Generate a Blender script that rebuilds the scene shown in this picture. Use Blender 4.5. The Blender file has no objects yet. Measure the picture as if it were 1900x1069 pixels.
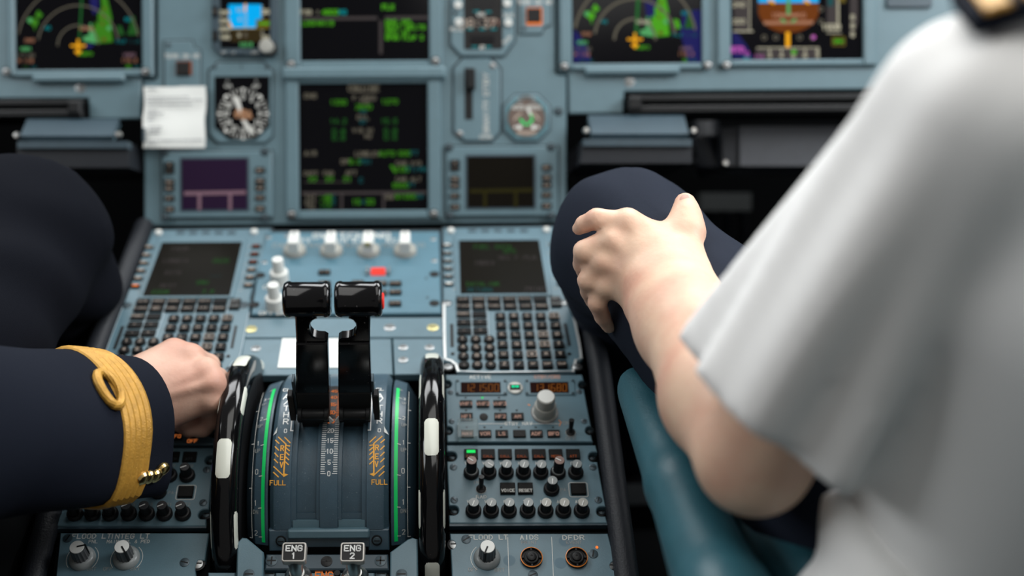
import bpy, math, random
import numpy as np
from math import sin, cos, pi, radians as rad
from mathutils import Matrix, Vector

random.seed(4)
C = bpy.context.scene.collection
SC = bpy.context.scene

# ------------------------------------------------------------------ camera, light, exposure
F, PX, PY = 2111.0, 820.0, 534.5            # focal length and principal point (pixels of a 1900x1069 frame)
PITCH, ROLL = rad(33), rad(0.4)
CX, CZ = 0.1015, 1.17                       # camera stands between the two seats
CAM = Vector((CX, 0, CZ))
_r0, _u0, AX = Vector((1, 0, 0)), Vector((0, sin(PITCH), cos(PITCH))), Vector((0, cos(PITCH), -sin(PITCH)))
RT = _r0 * cos(ROLL) - _u0 * sin(ROLL)
UP = _r0 * sin(ROLL) + _u0 * cos(ROLL)
cd = bpy.data.cameras.new('camera')
cam = bpy.data.objects.new('camera', cd)
C.objects.link(cam)
cam.matrix_world = Matrix(((RT.x, UP.x, -AX.x, CAM.x), (RT.y, UP.y, -AX.y, CAM.y), (RT.z, UP.z, -AX.z, CAM.z), (0, 0, 0, 1)))
cd.sensor_width = 36
cd.lens = F / 1900 * 36
cd.shift_x = (950 - PX) / 1900
cd.clip_start = 0.02
cd.dof.use_dof = True
cd.dof.focus_distance = 1.0
cd.dof.aperture_fstop = 2.1
cd.dof.aperture_blades = 0
SC.camera = cam

w = bpy.data.worlds.new('cabin_daylight')
SC.world = w
w.use_nodes = True
w.node_tree.nodes['Background'].inputs[0].default_value = (1.0, 0.98, 0.95, 1)
w.node_tree.nodes['Background'].inputs[1].default_value = 0.16


def area(name, loc, target, sx, sy, power, col=(1, 1, 1)):
    l = bpy.data.lights.new(name, 'AREA')
    l.shape = 'RECTANGLE'
    l.size, l.size_y, l.energy, l.color = sx, sy, power, col
    o = bpy.data.objects.new(name, l)
    C.objects.link(o)
    o.location = loc
    o.rotation_euler = (Vector(target) - Vector(loc)).to_track_quat('-Z', 'Y').to_euler()
    return o


area('left_windshield', (-0.48, 1.95, 1.55), (0.05, 0.55, 0.62), 0.85, 0.55, 11, (0.97, 0.99, 1.0))
area('right_windshield', (0.62, 1.95, 1.55), (0.15, 0.55, 0.62), 0.85, 0.55, 15, (0.97, 0.99, 1.0))
area('left_side_window', (-1.28, 0.75, 1.50), (0.1, 0.80, 0.65), 0.9, 0.55, 8, (0.95, 0.98, 1.0))
area('right_side_window', (1.46, 0.95, 1.50), (0.0, 0.95, 0.62), 0.9, 0.55, 18, (0.96, 0.98, 1.0))
area('overhead_panel_light', (0.35, 0.70, 2.15), (0.12, 0.62, 0.5), 1.6, 1.0, 12, (1.0, 0.99, 0.96))

SC.view_settings.view_transform = 'Standard'
SC.view_settings.look = 'None'
SC.view_settings.gamma = 1
SC.view_settings.use_curve_mapping = False
SC.view_settings.exposure = 0.40


# ------------------------------------------------------------------ projection helpers
def ray(px, py):
    return AX + RT * ((px - PX) / F) - UP * ((py - PY) / F)


def W(px, py, d):
    return CAM + ray(px, py) * d


class Frame:
    """A real plane of the cockpit with its own u (right), v (forward/up), w (out) axes."""

    def __init__(s, O, ey):
        s.O, s.ex, s.ey = O, Vector((1, 0, 0)), ey.normalized()
        s.ez = s.ex.cross(s.ey)
        s.M = Matrix(((s.ex.x, s.ey.x, s.ez.x, O.x), (s.ex.y, s.ey.y, s.ez.y, O.y), (s.ex.z, s.ey.z, s.ez.z, O.z), (0, 0, 0, 1)))

    def hit(s, px, py, h=0.0):
        r = ray(px, py)
        o = s.O + s.ez * h - CAM
        p = CAM + r * (o.dot(s.ez) / r.dot(s.ez)) - s.O
        return p.dot(s.ex), p.dot(s.ey)


def slope(a):
    return AX * cos(rad(a)) + _u0 * sin(rad(a))


def axis_pt(py, d):
    p = CAM + (AX - _u0 * ((py - PY) / F)) * d
    return Vector((0, p.y, p.z))


MIP = Frame(Vector((0, (CAM + AX * 1.409).y, (CAM + AX * 1.409).z)), _u0)
MCD = Frame(axis_pt(425, 1.389), slope(35.0))
REAR = Frame(axis_pt(690, 1.164), slope(47.8))


# ------------------------------------------------------------------ materials
MATS = {}


def mat(name, col, rough=0.5, metal=0.0, emit=0.0, noise=0.0, scale=60.0, bump=0.0, coat=0.0, sss=0.0, spec=0.5, bscale=None):
    m = bpy.data.materials.new(name)
    m.use_nodes = True
    nt = m.node_tree
    b = nt.nodes['Principled BSDF']
    c = (*col, 1)
    b.inputs['Base Color'].default_value = c
    b.inputs['Roughness'].default_value = rough
    b.inputs['Metallic'].default_value = metal
    b.inputs['Specular IOR Level'].default_value = spec
    if coat:
        b.inputs['Coat Weight'].default_value = coat
        b.inputs['Coat Roughness'].default_value = 0.06
    if sss:
        b.inputs['Subsurface Weight'].default_value = sss
        b.inputs['Subsurface Radius'].default_value = (0.012, 0.005, 0.003)
        b.inputs['Subsurface Scale'].default_value = 0.6
    if emit:
        b.inputs['Emission Color'].default_value = c
        b.inputs['Emission Strength'].default_value = emit * 0.76
        b.inputs['Specular IOR Level'].default_value = 0.04
        b.inputs['Base Color'].default_value = (col[0] * .1, col[1] * .1, col[2] * .1, 1)
    if noise or bump:
        tc = nt.nodes.new('ShaderNodeTexCoord')
        n = nt.nodes.new('ShaderNodeTexNoise')
        n.inputs['Scale'].default_value = scale
        n.inputs['Detail'].default_value = 5
        nt.links.new(tc.outputs['Object'], n.inputs['Vector'])
        if noise:
            mx = nt.nodes.new('ShaderNodeMix')
            mx.data_type = 'RGBA'
            mx.inputs['A'].default_value = tuple(x * (1 - noise) for x in col) + (1,)
            mx.inputs['B'].default_value = tuple(min(1, x * (1 + noise)) for x in col) + (1,)
            nt.links.new(n.outputs['Fac'], mx.inputs['Factor'])
            nt.links.new(mx.outputs['Result'], b.inputs['Base Color'])
        if bump:
            n2 = n
            if bscale:
                n2 = nt.nodes.new('ShaderNodeTexNoise')
                n2.inputs['Scale'].default_value = bscale
                n2.inputs['Detail'].default_value = 3
                nt.links.new(tc.outputs['Object'], n2.inputs['Vector'])
            bp = nt.nodes.new('ShaderNodeBump')
            bp.inputs['Strength'].default_value = bump
            bp.inputs['Distance'].default_value = 0.001
            nt.links.new(n2.outputs['Fac'], bp.inputs['Height'])
            nt.links.new(bp.outputs['Normal'], b.inputs['Normal'])
    MATS[name] = m
    return m


def skin_material(name, col, red):
    m = mat(name, col, rough=0.5, sss=0.12, spec=0.35)
    nt = m.node_tree
    b = nt.nodes['Principled BSDF']
    tc = nt.nodes.new('ShaderNodeTexCoord')
    n = nt.nodes.new('ShaderNodeTexNoise')
    n.inputs['Scale'].default_value = 22
    n.inputs['Detail'].default_value = 4
    rp = nt.nodes.new('ShaderNodeMapRange')
    rp.inputs['From Min'].default_value = 0.38
    rp.inputs['From Max'].default_value = 0.68
    mx = nt.nodes.new('ShaderNodeMix')
    mx.data_type = 'RGBA'
    mx.inputs['A'].default_value = (*col, 1)
    mx.inputs['B'].default_value = (*red, 1)
    nt.links.new(tc.outputs['Object'], n.inputs['Vector'])
    nt.links.new(n.outputs['Fac'], rp.inputs['Value'])
    nt.links.new(rp.outputs['Result'], mx.inputs['Factor'])
    nt.links.new(mx.outputs['Result'], b.inputs['Base Color'])
    n2 = nt.nodes.new('ShaderNodeTexNoise')
    n2.inputs['Scale'].default_value = 260
    n2.inputs['Detail'].default_value = 4
    nt.links.new(tc.outputs['Object'], n2.inputs['Vector'])
    bp = nt.nodes.new('ShaderNodeBump')
    bp.inputs['Strength'].default_value = 0.25
    bp.inputs['Distance'].default_value = 0.001
    nt.links.new(n2.outputs['Fac'], bp.inputs['Height'])
    nt.links.new(bp.outputs['Normal'], b.inputs['Normal'])
    return m


BLUE = mat('blue_grey_panel_paint', (0.100, 0.168, 0.196), 0.42, noise=0.10, scale=45, bump=0.05, bscale=900)
BLUE2 = mat('blue_grey_pedestal_paint', (0.086, 0.155, 0.190), 0.40, noise=0.14, scale=60, bump=0.10, bscale=900)
NAVY = mat('dark_blue_quadrant_paint', (0.038, 0.073, 0.100), 0.38, noise=0.18, scale=120, bump=0.12, bscale=700)
DARKBLUE = mat('dark_blue_grey_paint', (0.029, 0.053, 0.070), 0.45, noise=0.15, scale=80)
TEALRING = mat('teal_instrument_rim', (0.05, 0.16, 0.19), 0.4)
SEAM = mat('panel_gap_shadow_rubber', (0.012, 0.022, 0.028), 0.6)
BLACK = mat('black_satin_plastic', (0.007, 0.0075, 0.008), 0.45, spec=0.25)
MATTE = mat('black_lining_and_shade', (0.004, 0.0045, 0.005), 0.9, spec=0.05)
CHAR = mat('charcoal_leather_trim', (0.011, 0.013, 0.017), 0.5, bump=0.5, bscale=500, spec=0.3)
GLOSS = mat('black_gloss_lacquer', (0.003, 0.003, 0.0035), 0.10, spec=0.35)
def dusty(m, scale, lo, col):
    nt = m.node_tree
    b = nt.nodes['Principled BSDF']
    tc = nt.nodes.new('ShaderNodeTexCoord')
    n = nt.nodes.new('ShaderNodeTexNoise')
    n.inputs['Scale'].default_value = scale
    n.inputs['Detail'].default_value = 2
    r = nt.nodes.new('ShaderNodeMapRange')
    r.inputs['From Min'].default_value = lo
    r.inputs['From Max'].default_value = lo + .05
    mx = nt.nodes.new('ShaderNodeMix')
    mx.data_type = 'RGBA'
    old = b.inputs['Base Color']
    if old.is_linked:
        nt.links.new(old.links[0].from_socket, mx.inputs['A'])
    else:
        mx.inputs['A'].default_value = old.default_value
    mx.inputs['B'].default_value = (*col, 1)
    nt.links.new(tc.outputs['Object'], n.inputs['Vector'])
    nt.links.new(n.outputs['Fac'], r.inputs['Value'])
    nt.links.new(r.outputs['Result'], mx.inputs['Factor'])
    nt.links.new(mx.outputs['Result'], old)


dusty(GLOSS, 420, .74, (0.22, 0.21, 0.21))
dusty(NAVY, 900, .71, (0.26, 0.31, 0.34))
RUBBER = mat('black_rubber', (0.008, 0.008, 0.009), 0.5, spec=0.25)
KEY = mat('black_key_plastic', (0.006, 0.006, 0.006), 0.5, spec=0.12)
GREYKEY = mat('dark_grey_key_plastic', (0.015, 0.0145, 0.0145), 0.5, spec=0.15)
GLASS = mat('black_display_glass', (0.0025, 0.0025, 0.0035), 0.12, spec=0.12)
GLASSP = mat('purple_black_display_glass', (0.016, 0.006, 0.024), 0.2, spec=0.25)
GLASSK = mat('unlit_display_glass', (0.006, 0.005, 0.0035), 0.22, spec=0.08)
WHITE = mat('white_marking_paint', (0.70, 0.71, 0.69), 0.5)
CREAM = mat('cream_wheel_marking', (0.66, 0.68, 0.60), 0.3, coat=0.3)
KNOBW = mat('knob_white_and_glare', (0.62, 0.63, 0.60), 0.45)
KNOBG = mat('warm_grey_knob_plastic', (0.33, 0.33, 0.30), 0.3)
CAPG = mat('grey_knob_cap', (0.22, 0.24, 0.24), 0.3)
CAPB = mat('brown_grey_knob_cap', (0.20, 0.13, 0.11), 0.35)
CAPK = mat('dark_knob_cap', (0.035, 0.037, 0.04), 0.25)
STEEL = mat('brushed_steel', (0.60, 0.60, 0.58), 0.28, 1.0)
RIMM = mat('pale_metal_cap_rim', (0.55, 0.53, 0.49), 0.35, 0.5)
SCREW = mat('dull_screw_metal', (0.30, 0.31, 0.31), 0.4, 1.0)
DSCREW = mat('blackened_screw_metal', (0.045, 0.070, 0.085), 0.4, 0.3)
BRASS = mat('yellowed_brass_screw', (0.50, 0.45, 0.22), 0.4, 0.8)
PAPER = mat('white_paper', (0.78, 0.80, 0.77), 0.8)
INK = mat('faded_print_ink', (0.30, 0.31, 0.32), 0.8)
OFFW = mat('off_white_legend', (0.62, 0.62, 0.58), 0.5)
DIMW = mat('dim_legend', (0.24, 0.25, 0.24), 0.5)
PINK = mat('warm_backlit_legend', (0.95, 0.55, 0.42), 0.5, emit=0.42)
WARM = mat('dim_warm_backlit_legend', (0.85, 0.70, 0.58), 0.5, emit=0.45)
AMB = mat('amber_backlit_print', (0.85, 0.22, 0.05), 0.5, emit=0.55)
YEL = mat('yellow_orange_print', (0.80, 0.38, 0.04), 0.5)
GRN = mat('green_trim_band', (0.0, 0.62, 0.13), 0.4)
GREENL = mat('green_lamp', (0.02, 0.95, 0.16), 0.4, emit=0.8)
TEALL = mat('teal_arrow_lamp', (0.0, 0.80, 0.35), 0.4, emit=0.9)
REDL = mat('red_warning_lamp', (1.0, 0.07, 0.05), 0.4, emit=1.0)
REDP = mat('red_button_plastic', (0.70, 0.03, 0.02), 0.35)
ORL = mat('orange_lamp', (1.0, 0.25, 0.05), 0.4, emit=0.9)
ORD = mat('dim_orange_lamp', (0.55, 0.12, 0.03), 0.4, emit=0.35)
ORING = mat('orange_ring_paint', (0.80, 0.24, 0.03), 0.4)
PURL = mat('violet_lit_cap', (0.40, 0.18, 0.95), 0.4, emit=0.6)
E_G2 = mat('display_mid_green', (0.035, 0.17, 0.008), 0.5, emit=1.0)
E_G = mat('display_green', (0.060, 0.30, 0.010), 0.5, emit=1.0)
E_GD = mat('display_dim_green', (0.012, 0.075, 0.012), 0.5, emit=1.0)
E_GG = mat('display_dark_green_line', (0.012, 0.10, 0.02), 0.5, emit=1.0)
E_LG = mat('display_pale_green', (0.07, 0.30, 0.10), 0.5, emit=1.0)
E_W = mat('display_white', (0.36, 0.34, 0.25), 0.5, emit=1.0)
E_WD = mat('display_dim_white', (0.11, 0.10, 0.075), 0.5, emit=1.0)
E_GR = mat('display_grey', (0.045, 0.038, 0.038), 0.5, emit=1.0)
E_C = mat('display_cyan', (0.0, 0.20, 0.22), 0.5, emit=1.0)
E_CD = mat('display_dim_cyan', (0.005, 0.06, 0.065), 0.5, emit=1.0)
E_Y = mat('display_amber', (0.80, 0.36, 0.01), 0.5, emit=1.0)
E_B = mat('display_sky_blue', (0.0, 0.37, 0.80), 0.5, emit=1.0)
E_BR = mat('display_ground_brown', (0.13, 0.032, 0.003), 0.5, emit=1.0)
E_DB = mat('display_dark_brown', (0.026, 0.018, 0.006), 0.5, emit=1.0)
E_M = mat('display_magenta', (0.40, 0.08, 0.36), 0.5, emit=1.0)
E_NB = mat('display_blue_and_glare', (0.010, 0.010, 0.085), 0.5, emit=1.0)  # radar blue, and also the painted bluish reflections on the glass
E_TAN = mat('display_tan', (0.30, 0.14, 0.08), 0.5, emit=1.0)
E_OL = mat('display_olive', (0.10, 0.075, 0.01), 0.5, emit=1.0)
E_OD = mat('display_dim_olive', (0.020, 0.018, 0.004), 0.5, emit=1.0)
E_P = mat('display_violet_grey', (0.16, 0.095, 0.12), 0.5, emit=1.0)
E_DIG = mat('segment_amber', (0.19, 0.062, 0.010), 0.5, emit=1.0)
E_DIGD = mat('segment_window_brown', (0.016, 0.0035, 0.002), 0.25, emit=0.7)
DIAL = mat('brown_grey_dial', (0.11, 0.075, 0.06), 0.5)
SHIRT = mat('white_cotton_shirt', (0.82, 0.82, 0.81), 0.85, bump=0.15, bscale=1500, spec=0.2)
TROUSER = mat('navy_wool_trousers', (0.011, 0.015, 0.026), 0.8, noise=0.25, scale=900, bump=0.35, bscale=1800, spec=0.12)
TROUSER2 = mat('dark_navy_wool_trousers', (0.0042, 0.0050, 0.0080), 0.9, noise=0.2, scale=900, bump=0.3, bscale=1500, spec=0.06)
JACKET = mat('midnight_navy_jacket_wool', (0.0060, 0.0082, 0.0150), 0.85, noise=0.25, scale=700, bump=0.3, bscale=1500, spec=0.10)
GOLDB = mat('gold_braid', (0.46, 0.245, 0.036), 0.5, metal=0.25, noise=0.35, scale=180, bump=0.4, bscale=600)
GOLD = mat('polished_gold_button', (0.83, 0.60, 0.25), 0.22, 1.0)
SKIN = skin_material('fair_skin', (0.68, 0.475, 0.345), (0.58, 0.33, 0.24))
SKIN2 = skin_material('fair_skin_warm', (0.58, 0.37, 0.28), (0.50, 0.27, 0.20))
NAIL = mat('fingernail', (0.70, 0.45, 0.38), 0.3)
TEAL = mat('teal_leather', (0.019, 0.088, 0.115), 0.42, noise=0.15, scale=40, bump=0.3, bscale=400)
CLEAR = mat('clear_plastic_guard', (0.85, 0.9, 0.9), 0.05)
CLEAR.node_tree.nodes['Principled BSDF'].inputs['Transmission Weight'].default_value = 0.95
CLEAR.node_tree.nodes['Principled BSDF'].inputs['IOR'].default_value = 1.15
SILVER = mat('worn_bare_metal_edge', (0.62, 0.64, 0.63), 0.4, 0.5)


# ------------------------------------------------------------------ mesh helpers
class G:
    """Collects polygons and links them as one mesh."""

    def __init__(s):
        s.v, s.f, s.m = [], [], []

    def add(s, V, Fc, mi=0, T=None):
        k = len(s.v)
        if T is not None:
            V = [tuple(T @ Vector(p)) for p in V]
        s.v += [tuple(p) for p in V]
        s.f += [tuple(i + k for i in q) for q in Fc]
        s.m += [mi] * len(Fc)
        return s

    def prism(s, pts, z0, z1, ch=0.0, mi=0, T=None):
        n = len(pts)
        a = sum(pts[i][0] * pts[(i + 1) % n][1] - pts[(i + 1) % n][0] * pts[i][1] for i in range(n))
        if a < 0:
            pts = pts[::-1]
        rings = [(pts, z0)]
        if ch:
            ins = []
            for i in range(n):
                p0, p1, p2 = Vector(pts[i - 1]), Vector(pts[i]), Vector(pts[(i + 1) % n])
                e1, e2 = (p1 - p0), (p2 - p1)
                if e1.length < 1e-9 or e2.length < 1e-9:
                    ins.append(tuple(p1)); continue
                n1, n2 = Vector((-e1.y, e1.x)).normalized(), Vector((-e2.y, e2.x)).normalized()
                b = n1 + n2
                b = b / max(b.length_squared / 2, 0.5)
                ins.append(tuple(p1 + b * ch))
            rings += [(pts, z1 - ch), (ins, z1)]
        else:
            rings += [(pts, z1)]
        V, Fc = [], []
        for P, z in rings:
            V += [(p[0], p[1], z) for p in P]
        for r in range(len(rings) - 1):
            for i in range(n):
                j = (i + 1) % n
                Fc.append((r * n + i, r * n + j, (r + 1) * n + j, (r + 1) * n + i))
        Fc.append(tuple(range((len(rings) - 1) * n, len(rings) * n)))
        Fc.append(tuple(range(n - 1, -1, -1)))
        return s.add(V, Fc, mi, T)

    def box(s, c, d, mi=0, T=None, ch=0.0):
        x, y = d[0] / 2, d[1] / 2
        TT = Matrix.Translation(Vector((c[0], c[1], c[2] - d[2] / 2)))
        if T is not None:
            TT = T @ TT
        return s.prism([(-x, -y), (x, -y), (x, y), (-x, y)], 0, d[2], ch, mi, TT)

    def lathe(s, prof, seg=24, mi=0, T=None, ridge=None, caps=True):
        V, Fc = [], []
        n = len(prof)
        for k in range(seg):
            a = 2 * pi * k / seg
            for i, (r, z) in enumerate(prof):
                rr = r
                if ridge and i in ridge[0] and k % 2:
                    rr = r - ridge[1]
                V.append((rr * cos(a), rr * sin(a), z))
        for k in range(seg):
            j = (k + 1) % seg
            for i in range(n - 1):
                Fc.append((k * n + i, j * n + i, j * n + i + 1, k * n + i + 1))
        if caps and prof[0][0] > 1e-7:
            Fc.append(tuple(k * n for k in range(seg - 1, -1, -1)))
        if caps and prof[-1][0] > 1e-7:
            Fc.append(tuple(k * n + n - 1 for k in range(seg)))
        return s.add(V, Fc, mi, T)

    def tube(s, path, r, seg=10, mi=0, closed=False):
        P = [Vector(p) for p in path]
        n = len(P)
        V, Fc = [], []
        for i, p in enumerate(P):
            t = (P[(i + 1) % n] - P[i - 1]) if closed or 0 < i < n - 1 else (P[1] - P[0] if i == 0 else P[-1] - P[-2])
            t.normalize()
            ref = Vector((0, 0, 1)) if abs(t.z) < 0.9 else Vector((1, 0, 0))
            a = t.cross(ref).normalized(); b = t.cross(a)
            rr = r[i] if isinstance(r, (list, tuple)) else r
            for k in range(seg):
                th = 2 * pi * k / seg
                V.append(p + a * (cos(th) * rr) + b * (sin(th) * rr))
        m = n if closed else n - 1
        for i in range(m):
            i2 = (i + 1) % n
            for k in range(seg):
                k2 = (k + 1) % seg
                Fc.append((i * seg + k, i2 * seg + k, i2 * seg + k2, i * seg + k2))
        if not closed:
            Fc.append(tuple(range(seg))); Fc.append(tuple(range((n - 1) * seg, n * seg)))
        return s.add(V, Fc, mi)

    def strip(s, lines, t, z=0.0, mp=None, mi=0, sub=1, ext=0.5):
        """flat strokes: polylines drawn with width t; mp maps (x, y) to 3-D"""
        mp = mp or (lambda x, y: (x, y, z))
        for L in lines:
            for (x0, y0), (x1, y1) in zip(L[:-1], L[1:]):
                dx, dy = x1 - x0, y1 - y0
                l = math.hypot(dx, dy) or 1e-9
                ex, ey = dx / l * t * ext, dy / l * t * ext
                nx, ny = -dy / l * t / 2, dx / l * t / 2
                for k in range(sub):
                    a0, a1 = k / sub, (k + 1) / sub
                    ax_, ay_ = x0 - ex + (dx + 2 * ex) * a0, y0 - ey + (dy + 2 * ey) * a0
                    bx_, by_ = x0 - ex + (dx + 2 * ex) * a1, y0 - ey + (dy + 2 * ey) * a1
                    s.add([mp(ax_ - nx, ay_ - ny), mp(bx_ - nx, by_ - ny), mp(bx_ + nx, by_ + ny), mp(ax_ + nx, ay_ + ny)], [(0, 1, 2, 3)], mi)
        return s

    def poly(s, pts, z=0.0, mp=None, mi=0):
        mp = mp or (lambda x, y: (x, y, z))
        n = len(pts)
        a = sum(pts[i][0] * pts[(i + 1) % n][1] - pts[(i + 1) % n][0] * pts[i][1] for i in range(n))
        if a < 0:
            pts = pts[::-1]
        return s.add([mp(*p) for p in pts], [tuple(range(n))], mi)

    def mesh(s, name, mats, smooth=32):
        me = bpy.data.meshes.new(name)
        me.from_pydata(s.v, [], s.f)
        for m in (mats if isinstance(mats, (list, tuple)) else [mats]):
            me.materials.append(m)
        if any(s.m):
            me.polygons.foreach_set('material_index', s.m)
        if smooth:
            me.polygons.foreach_set('use_smooth', [True] * len(me.polygons))
            me.set_sharp_from_angle(angle=rad(smooth))
        me.update()
        return me


CACHE = {}


def cached(key, fn):
    if key not in CACHE:
        CACHE[key] = fn()
    return CACHE[key]


def part(name, me, parent=None, loc=(0, 0, 0), rz=0.0, label=None, M=None, kind=None):
    o = bpy.data.objects.new(name, me)
    C.objects.link(o)
    o.parent = parent
    if M is not None:
        o.matrix_local = M
    else:
        o.location = loc
        o.rotation_euler = (0, 0, rz)
    if label:
        o['label'] = label
    if kind:
        o['kind'] = kind
    return o


def thing(name, label, cat, M, group=None):
    o = bpy.data.objects.new(name, None)
    o.empty_display_size = 0.02
    C.objects.link(o)
    o.matrix_world = M
    o['label'] = label
    o['category'] = cat
    if group:
        o['group'] = group
    return o


def struct(name, me):
    o = part(name, me)
    o['kind'] = 'structure'
    return o


def rrect(w, h, r=0.0, n=3):
    x, y = w / 2, h / 2
    if r <= 0:
        return [(-x, -y), (x, -y), (x, y), (-x, y)]
    P = []
    for cx, cy, a0 in ((x - r, -y + r, -90), (x - r, y - r, 0), (-x + r, y - r, 90), (-x + r, -y + r, 180)):
        for k in range(n + 1):
            a = rad(a0 + 90 * k / n)
            P.append((cx + r * cos(a), cy + r * sin(a)))
    return P


def circ(r, n=24, cx=0, cy=0):
    return [(cx + r * cos(2 * pi * k / n), cy + r * sin(2 * pi * k / n)) for k in range(n)]


def cham(w, h, c):
    x, y = w / 2, h / 2
    return [(-x + c, -y), (x - c, -y), (x, -y + c), (x, y - c), (x - c, y), (-x + c, y), (-x, y - c), (-x, -y + c)]


# stroke alphabet: polylines of (x, y) digit pairs on a 4 x 6 grid
GL = {'A': '002640,1232', 'B': '00063645443303,3342413000', 'C': '4536160501103041', 'D': '00062644422000', 'E': '46060040,0333', 'F': '460600,0333',
      'G': '45361605011030414323', 'H': '0006,4046,0343', 'I': '2026', 'J': '4641301001', 'K': '0006,4603,1440', 'L': '060040', 'M': '0006234640',
      'N': '00064046', 'O': '100105163645413010', 'P': '00063645443303', 'Q': '100105163645413010,2240', 'R': '00063645443303,2340',
      'S': '453616050413334241301001', 'T': '0646,2026', 'U': '060110304146', 'V': '062046', 'W': '0610233046', 'X': '0046,0640', 'Y': '0623,4623,2320',
      'Z': '06460040', '0': '100105163645413010', '1': '152620', '2': '05163645440040', '3': '064623334241301001', '4': '30360242', '5': '460603334241301001',
      '6': '4536160501103041423303', '7': '064610', '8': '13040516364544331302011030414233', '9': '0110304145361605041343', '/': '0046', '-': '1333',
      '&': '4014152635340201102042', '.': '2021', ':': '2122,2425', '+': '2125,0343', '<': '430333,1402,0212', '^': '022442', ' ': '', '%': '0046,0506,4041'}


def text(sx, size, x=0.0, y=0.0, align=0, wide=1.0, gap=1.9):
    """polylines of a word; size = capital height; (x, y) = centre of the capitals"""
    k = size / 6
    adv = (4 + gap) * k * wide
    n = len(sx)
    tot = adv * n - gap * k * wide
    x0 = x - tot * (0.5 if align == 0 else (0 if align < 0 else 1))
    out = []
    for i, c in enumerate(sx.upper()):
        for pl in GL.get(c, '').split(','):
            P = [(x0 + adv * i + int(pl[j]) * k * wide, y - size / 2 + int(pl[j + 1]) * k) for j in range(0, len(pl) - 1, 2)]
            if len(P) > 1:
                out.append(P)
    return out


def legend(sx, size, m, t=None, wide=1.0, rot=0):
    def mk():
        g = G().strip(text(sx, size, wide=wide), t or size * 0.16)
        if rot:
            g.v = [(p[0] * cos(rot) - p[1] * sin(rot), p[0] * sin(rot) + p[1] * cos(rot), p[2]) for p in g.v]
        return g.mesh('legend', m, 0)
    return cached(('leg', sx, round(size, 5), m.name, t, wide, rot), mk)


class Unit:
    """A thing that lies on a Frame; its children use root-local metres, placed from points of that plane."""

    def __init__(s, fr, name, label, cat, px, py, group=None, du=0.0):
        s.fr, s.du = fr, du
        s.u, s.v = fr.hit(px, py)
        s.root = thing(name, label, cat, fr.M @ Matrix.Translation((s.u + du, s.v, 0)), group)

    def p(s, px, py, h=0.0):
        u, v = s.fr.hit(px, py, h)
        return u - s.u, v - s.v

    def P(s, pts, h=0.0):
        return [s.p(x, y, h) for x, y in pts]

    def R(s, x0, y0, x1, y1, h=0.0):
        a, b = s.p(x0, (y0 + y1) / 2, h), s.p(x1, (y0 + y1) / 2, h)
        c, d = s.p((x0 + x1) / 2, y0, h), s.p((x0 + x1) / 2, y1, h)
        return ((a[0] + b[0]) / 2, (c[1] + d[1]) / 2), abs(b[0] - a[0]), abs(c[1] - d[1])

    def plate(s, name, pts, z0, z1, m, ch=0.0006, parent=None, label=None, hz=None):
        P = s.P(pts, z1 if hz is None else hz)
        cx, cy = sum(p[0] for p in P) / len(P), sum(p[1] for p in P) / len(P)
        me = G().prism([(p[0] - cx, p[1] - cy) for p in P], z0, z1, ch).mesh(name, m)
        o = part(name, me, parent or s.root, (cx, cy, 0) if parent is None else (cx - parent.location.x, cy - parent.location.y, -parent.location.z), label=label)
        return o

    def gap(s, pts, grow=0.0019, z=0.0009):
        P = s.P(pts, z)
        n = len(P)
        cx, cy = sum(p[0] for p in P) / n, sum(p[1] for p in P) / n
        a = sum(P[i][0] * P[(i + 1) % n][1] - P[(i + 1) % n][0] * P[i][1] for i in range(n))
        if a < 0:
            P = P[::-1]
        out = []
        for i in range(n):
            p0, p1, p2 = Vector(P[i - 1]), Vector(P[i]), Vector(P[(i + 1) % n])
            e1, e2 = (p1 - p0).normalized(), (p2 - p1).normalized()
            b = Vector((e1.y, -e1.x)) + Vector((e2.y, -e2.x))
            b = b / max(b.length_squared / 2, .5)
            out.append(tuple(p1 + b * grow))
        part('edge_gap', G().prism(out, 0, z).mesh('edge_gap', SEAM, 0), s.root)

    def rect(s, name, x0, y0, x1, y1, z0, z1, m, ch=0.0006, r=0.0, parent=None, label=None):
        c, w_, h_ = s.R(x0, y0, x1, y1, z1)
        me = G().prism(rrect(w_, h_, r), z0, z1, ch).mesh(name, m)
        return part(name, me, parent or s.root, (c[0], c[1], 0), label=label)

    def at(s, name, me, px, py, z=0.0, rz=0.0, label=None, h=None):
        c = s.p(px, py, z if h is None else h)
        return part(name, me, s.root, (c[0], c[1], z), rz, label)

    def leg(s, sx, px, py, hpx, m, z=0.0008, wide=1.0, t=None, name='legend', rot=0, label=None):
        a, b = s.p(px, py - hpx / 2, z), s.p(px, py + hpx / 2, z)
        return s.at(name, legend(sx, round(abs(a[1] - b[1]), 4), m, t, wide, rot), px, py, z, label=label)


# small repeated meshes
def screw_mesh(r, m=SCREW, slot=1, dome=0.0008):
    def mk():
        g = G().lathe([(r, 0), (r, dome * .6), (r * .82, dome), (0, dome * 1.1)], 16, 0)
        g.box((0, 0, dome * 1.15), (r * 1.5, r * .26, 0.0002), 1)
        if slot == 2:
            g.box((0, 0, dome * 1.15), (r * .26, r * 1.5, 0.0002), 1)
        return g.mesh('screw', [m, BLACK])
    return cached(('screw', r, m.name, slot, dome), mk)


def recess_screw_mesh(r, m=DSCREW):
    def mk():
        g = G().lathe([(r * 1.35, 0), (r * 1.35, 0.0005), (r * 1.1, 0.0007), (r * 1.05, 0.0003), (0, 0.0003)], 18, 0)
        g.lathe([(r, 0.0003), (r, 0.0012), (r * .8, 0.0016), (0, 0.0017)], 16, 1)
        g.box((0, 0, 0.0018), (r * 1.5, r * .25, 0.0002), 0)
        return g.mesh('fastener', [BLACK, m])
    return cached(('rscrew', r, m.name), mk)


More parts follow.
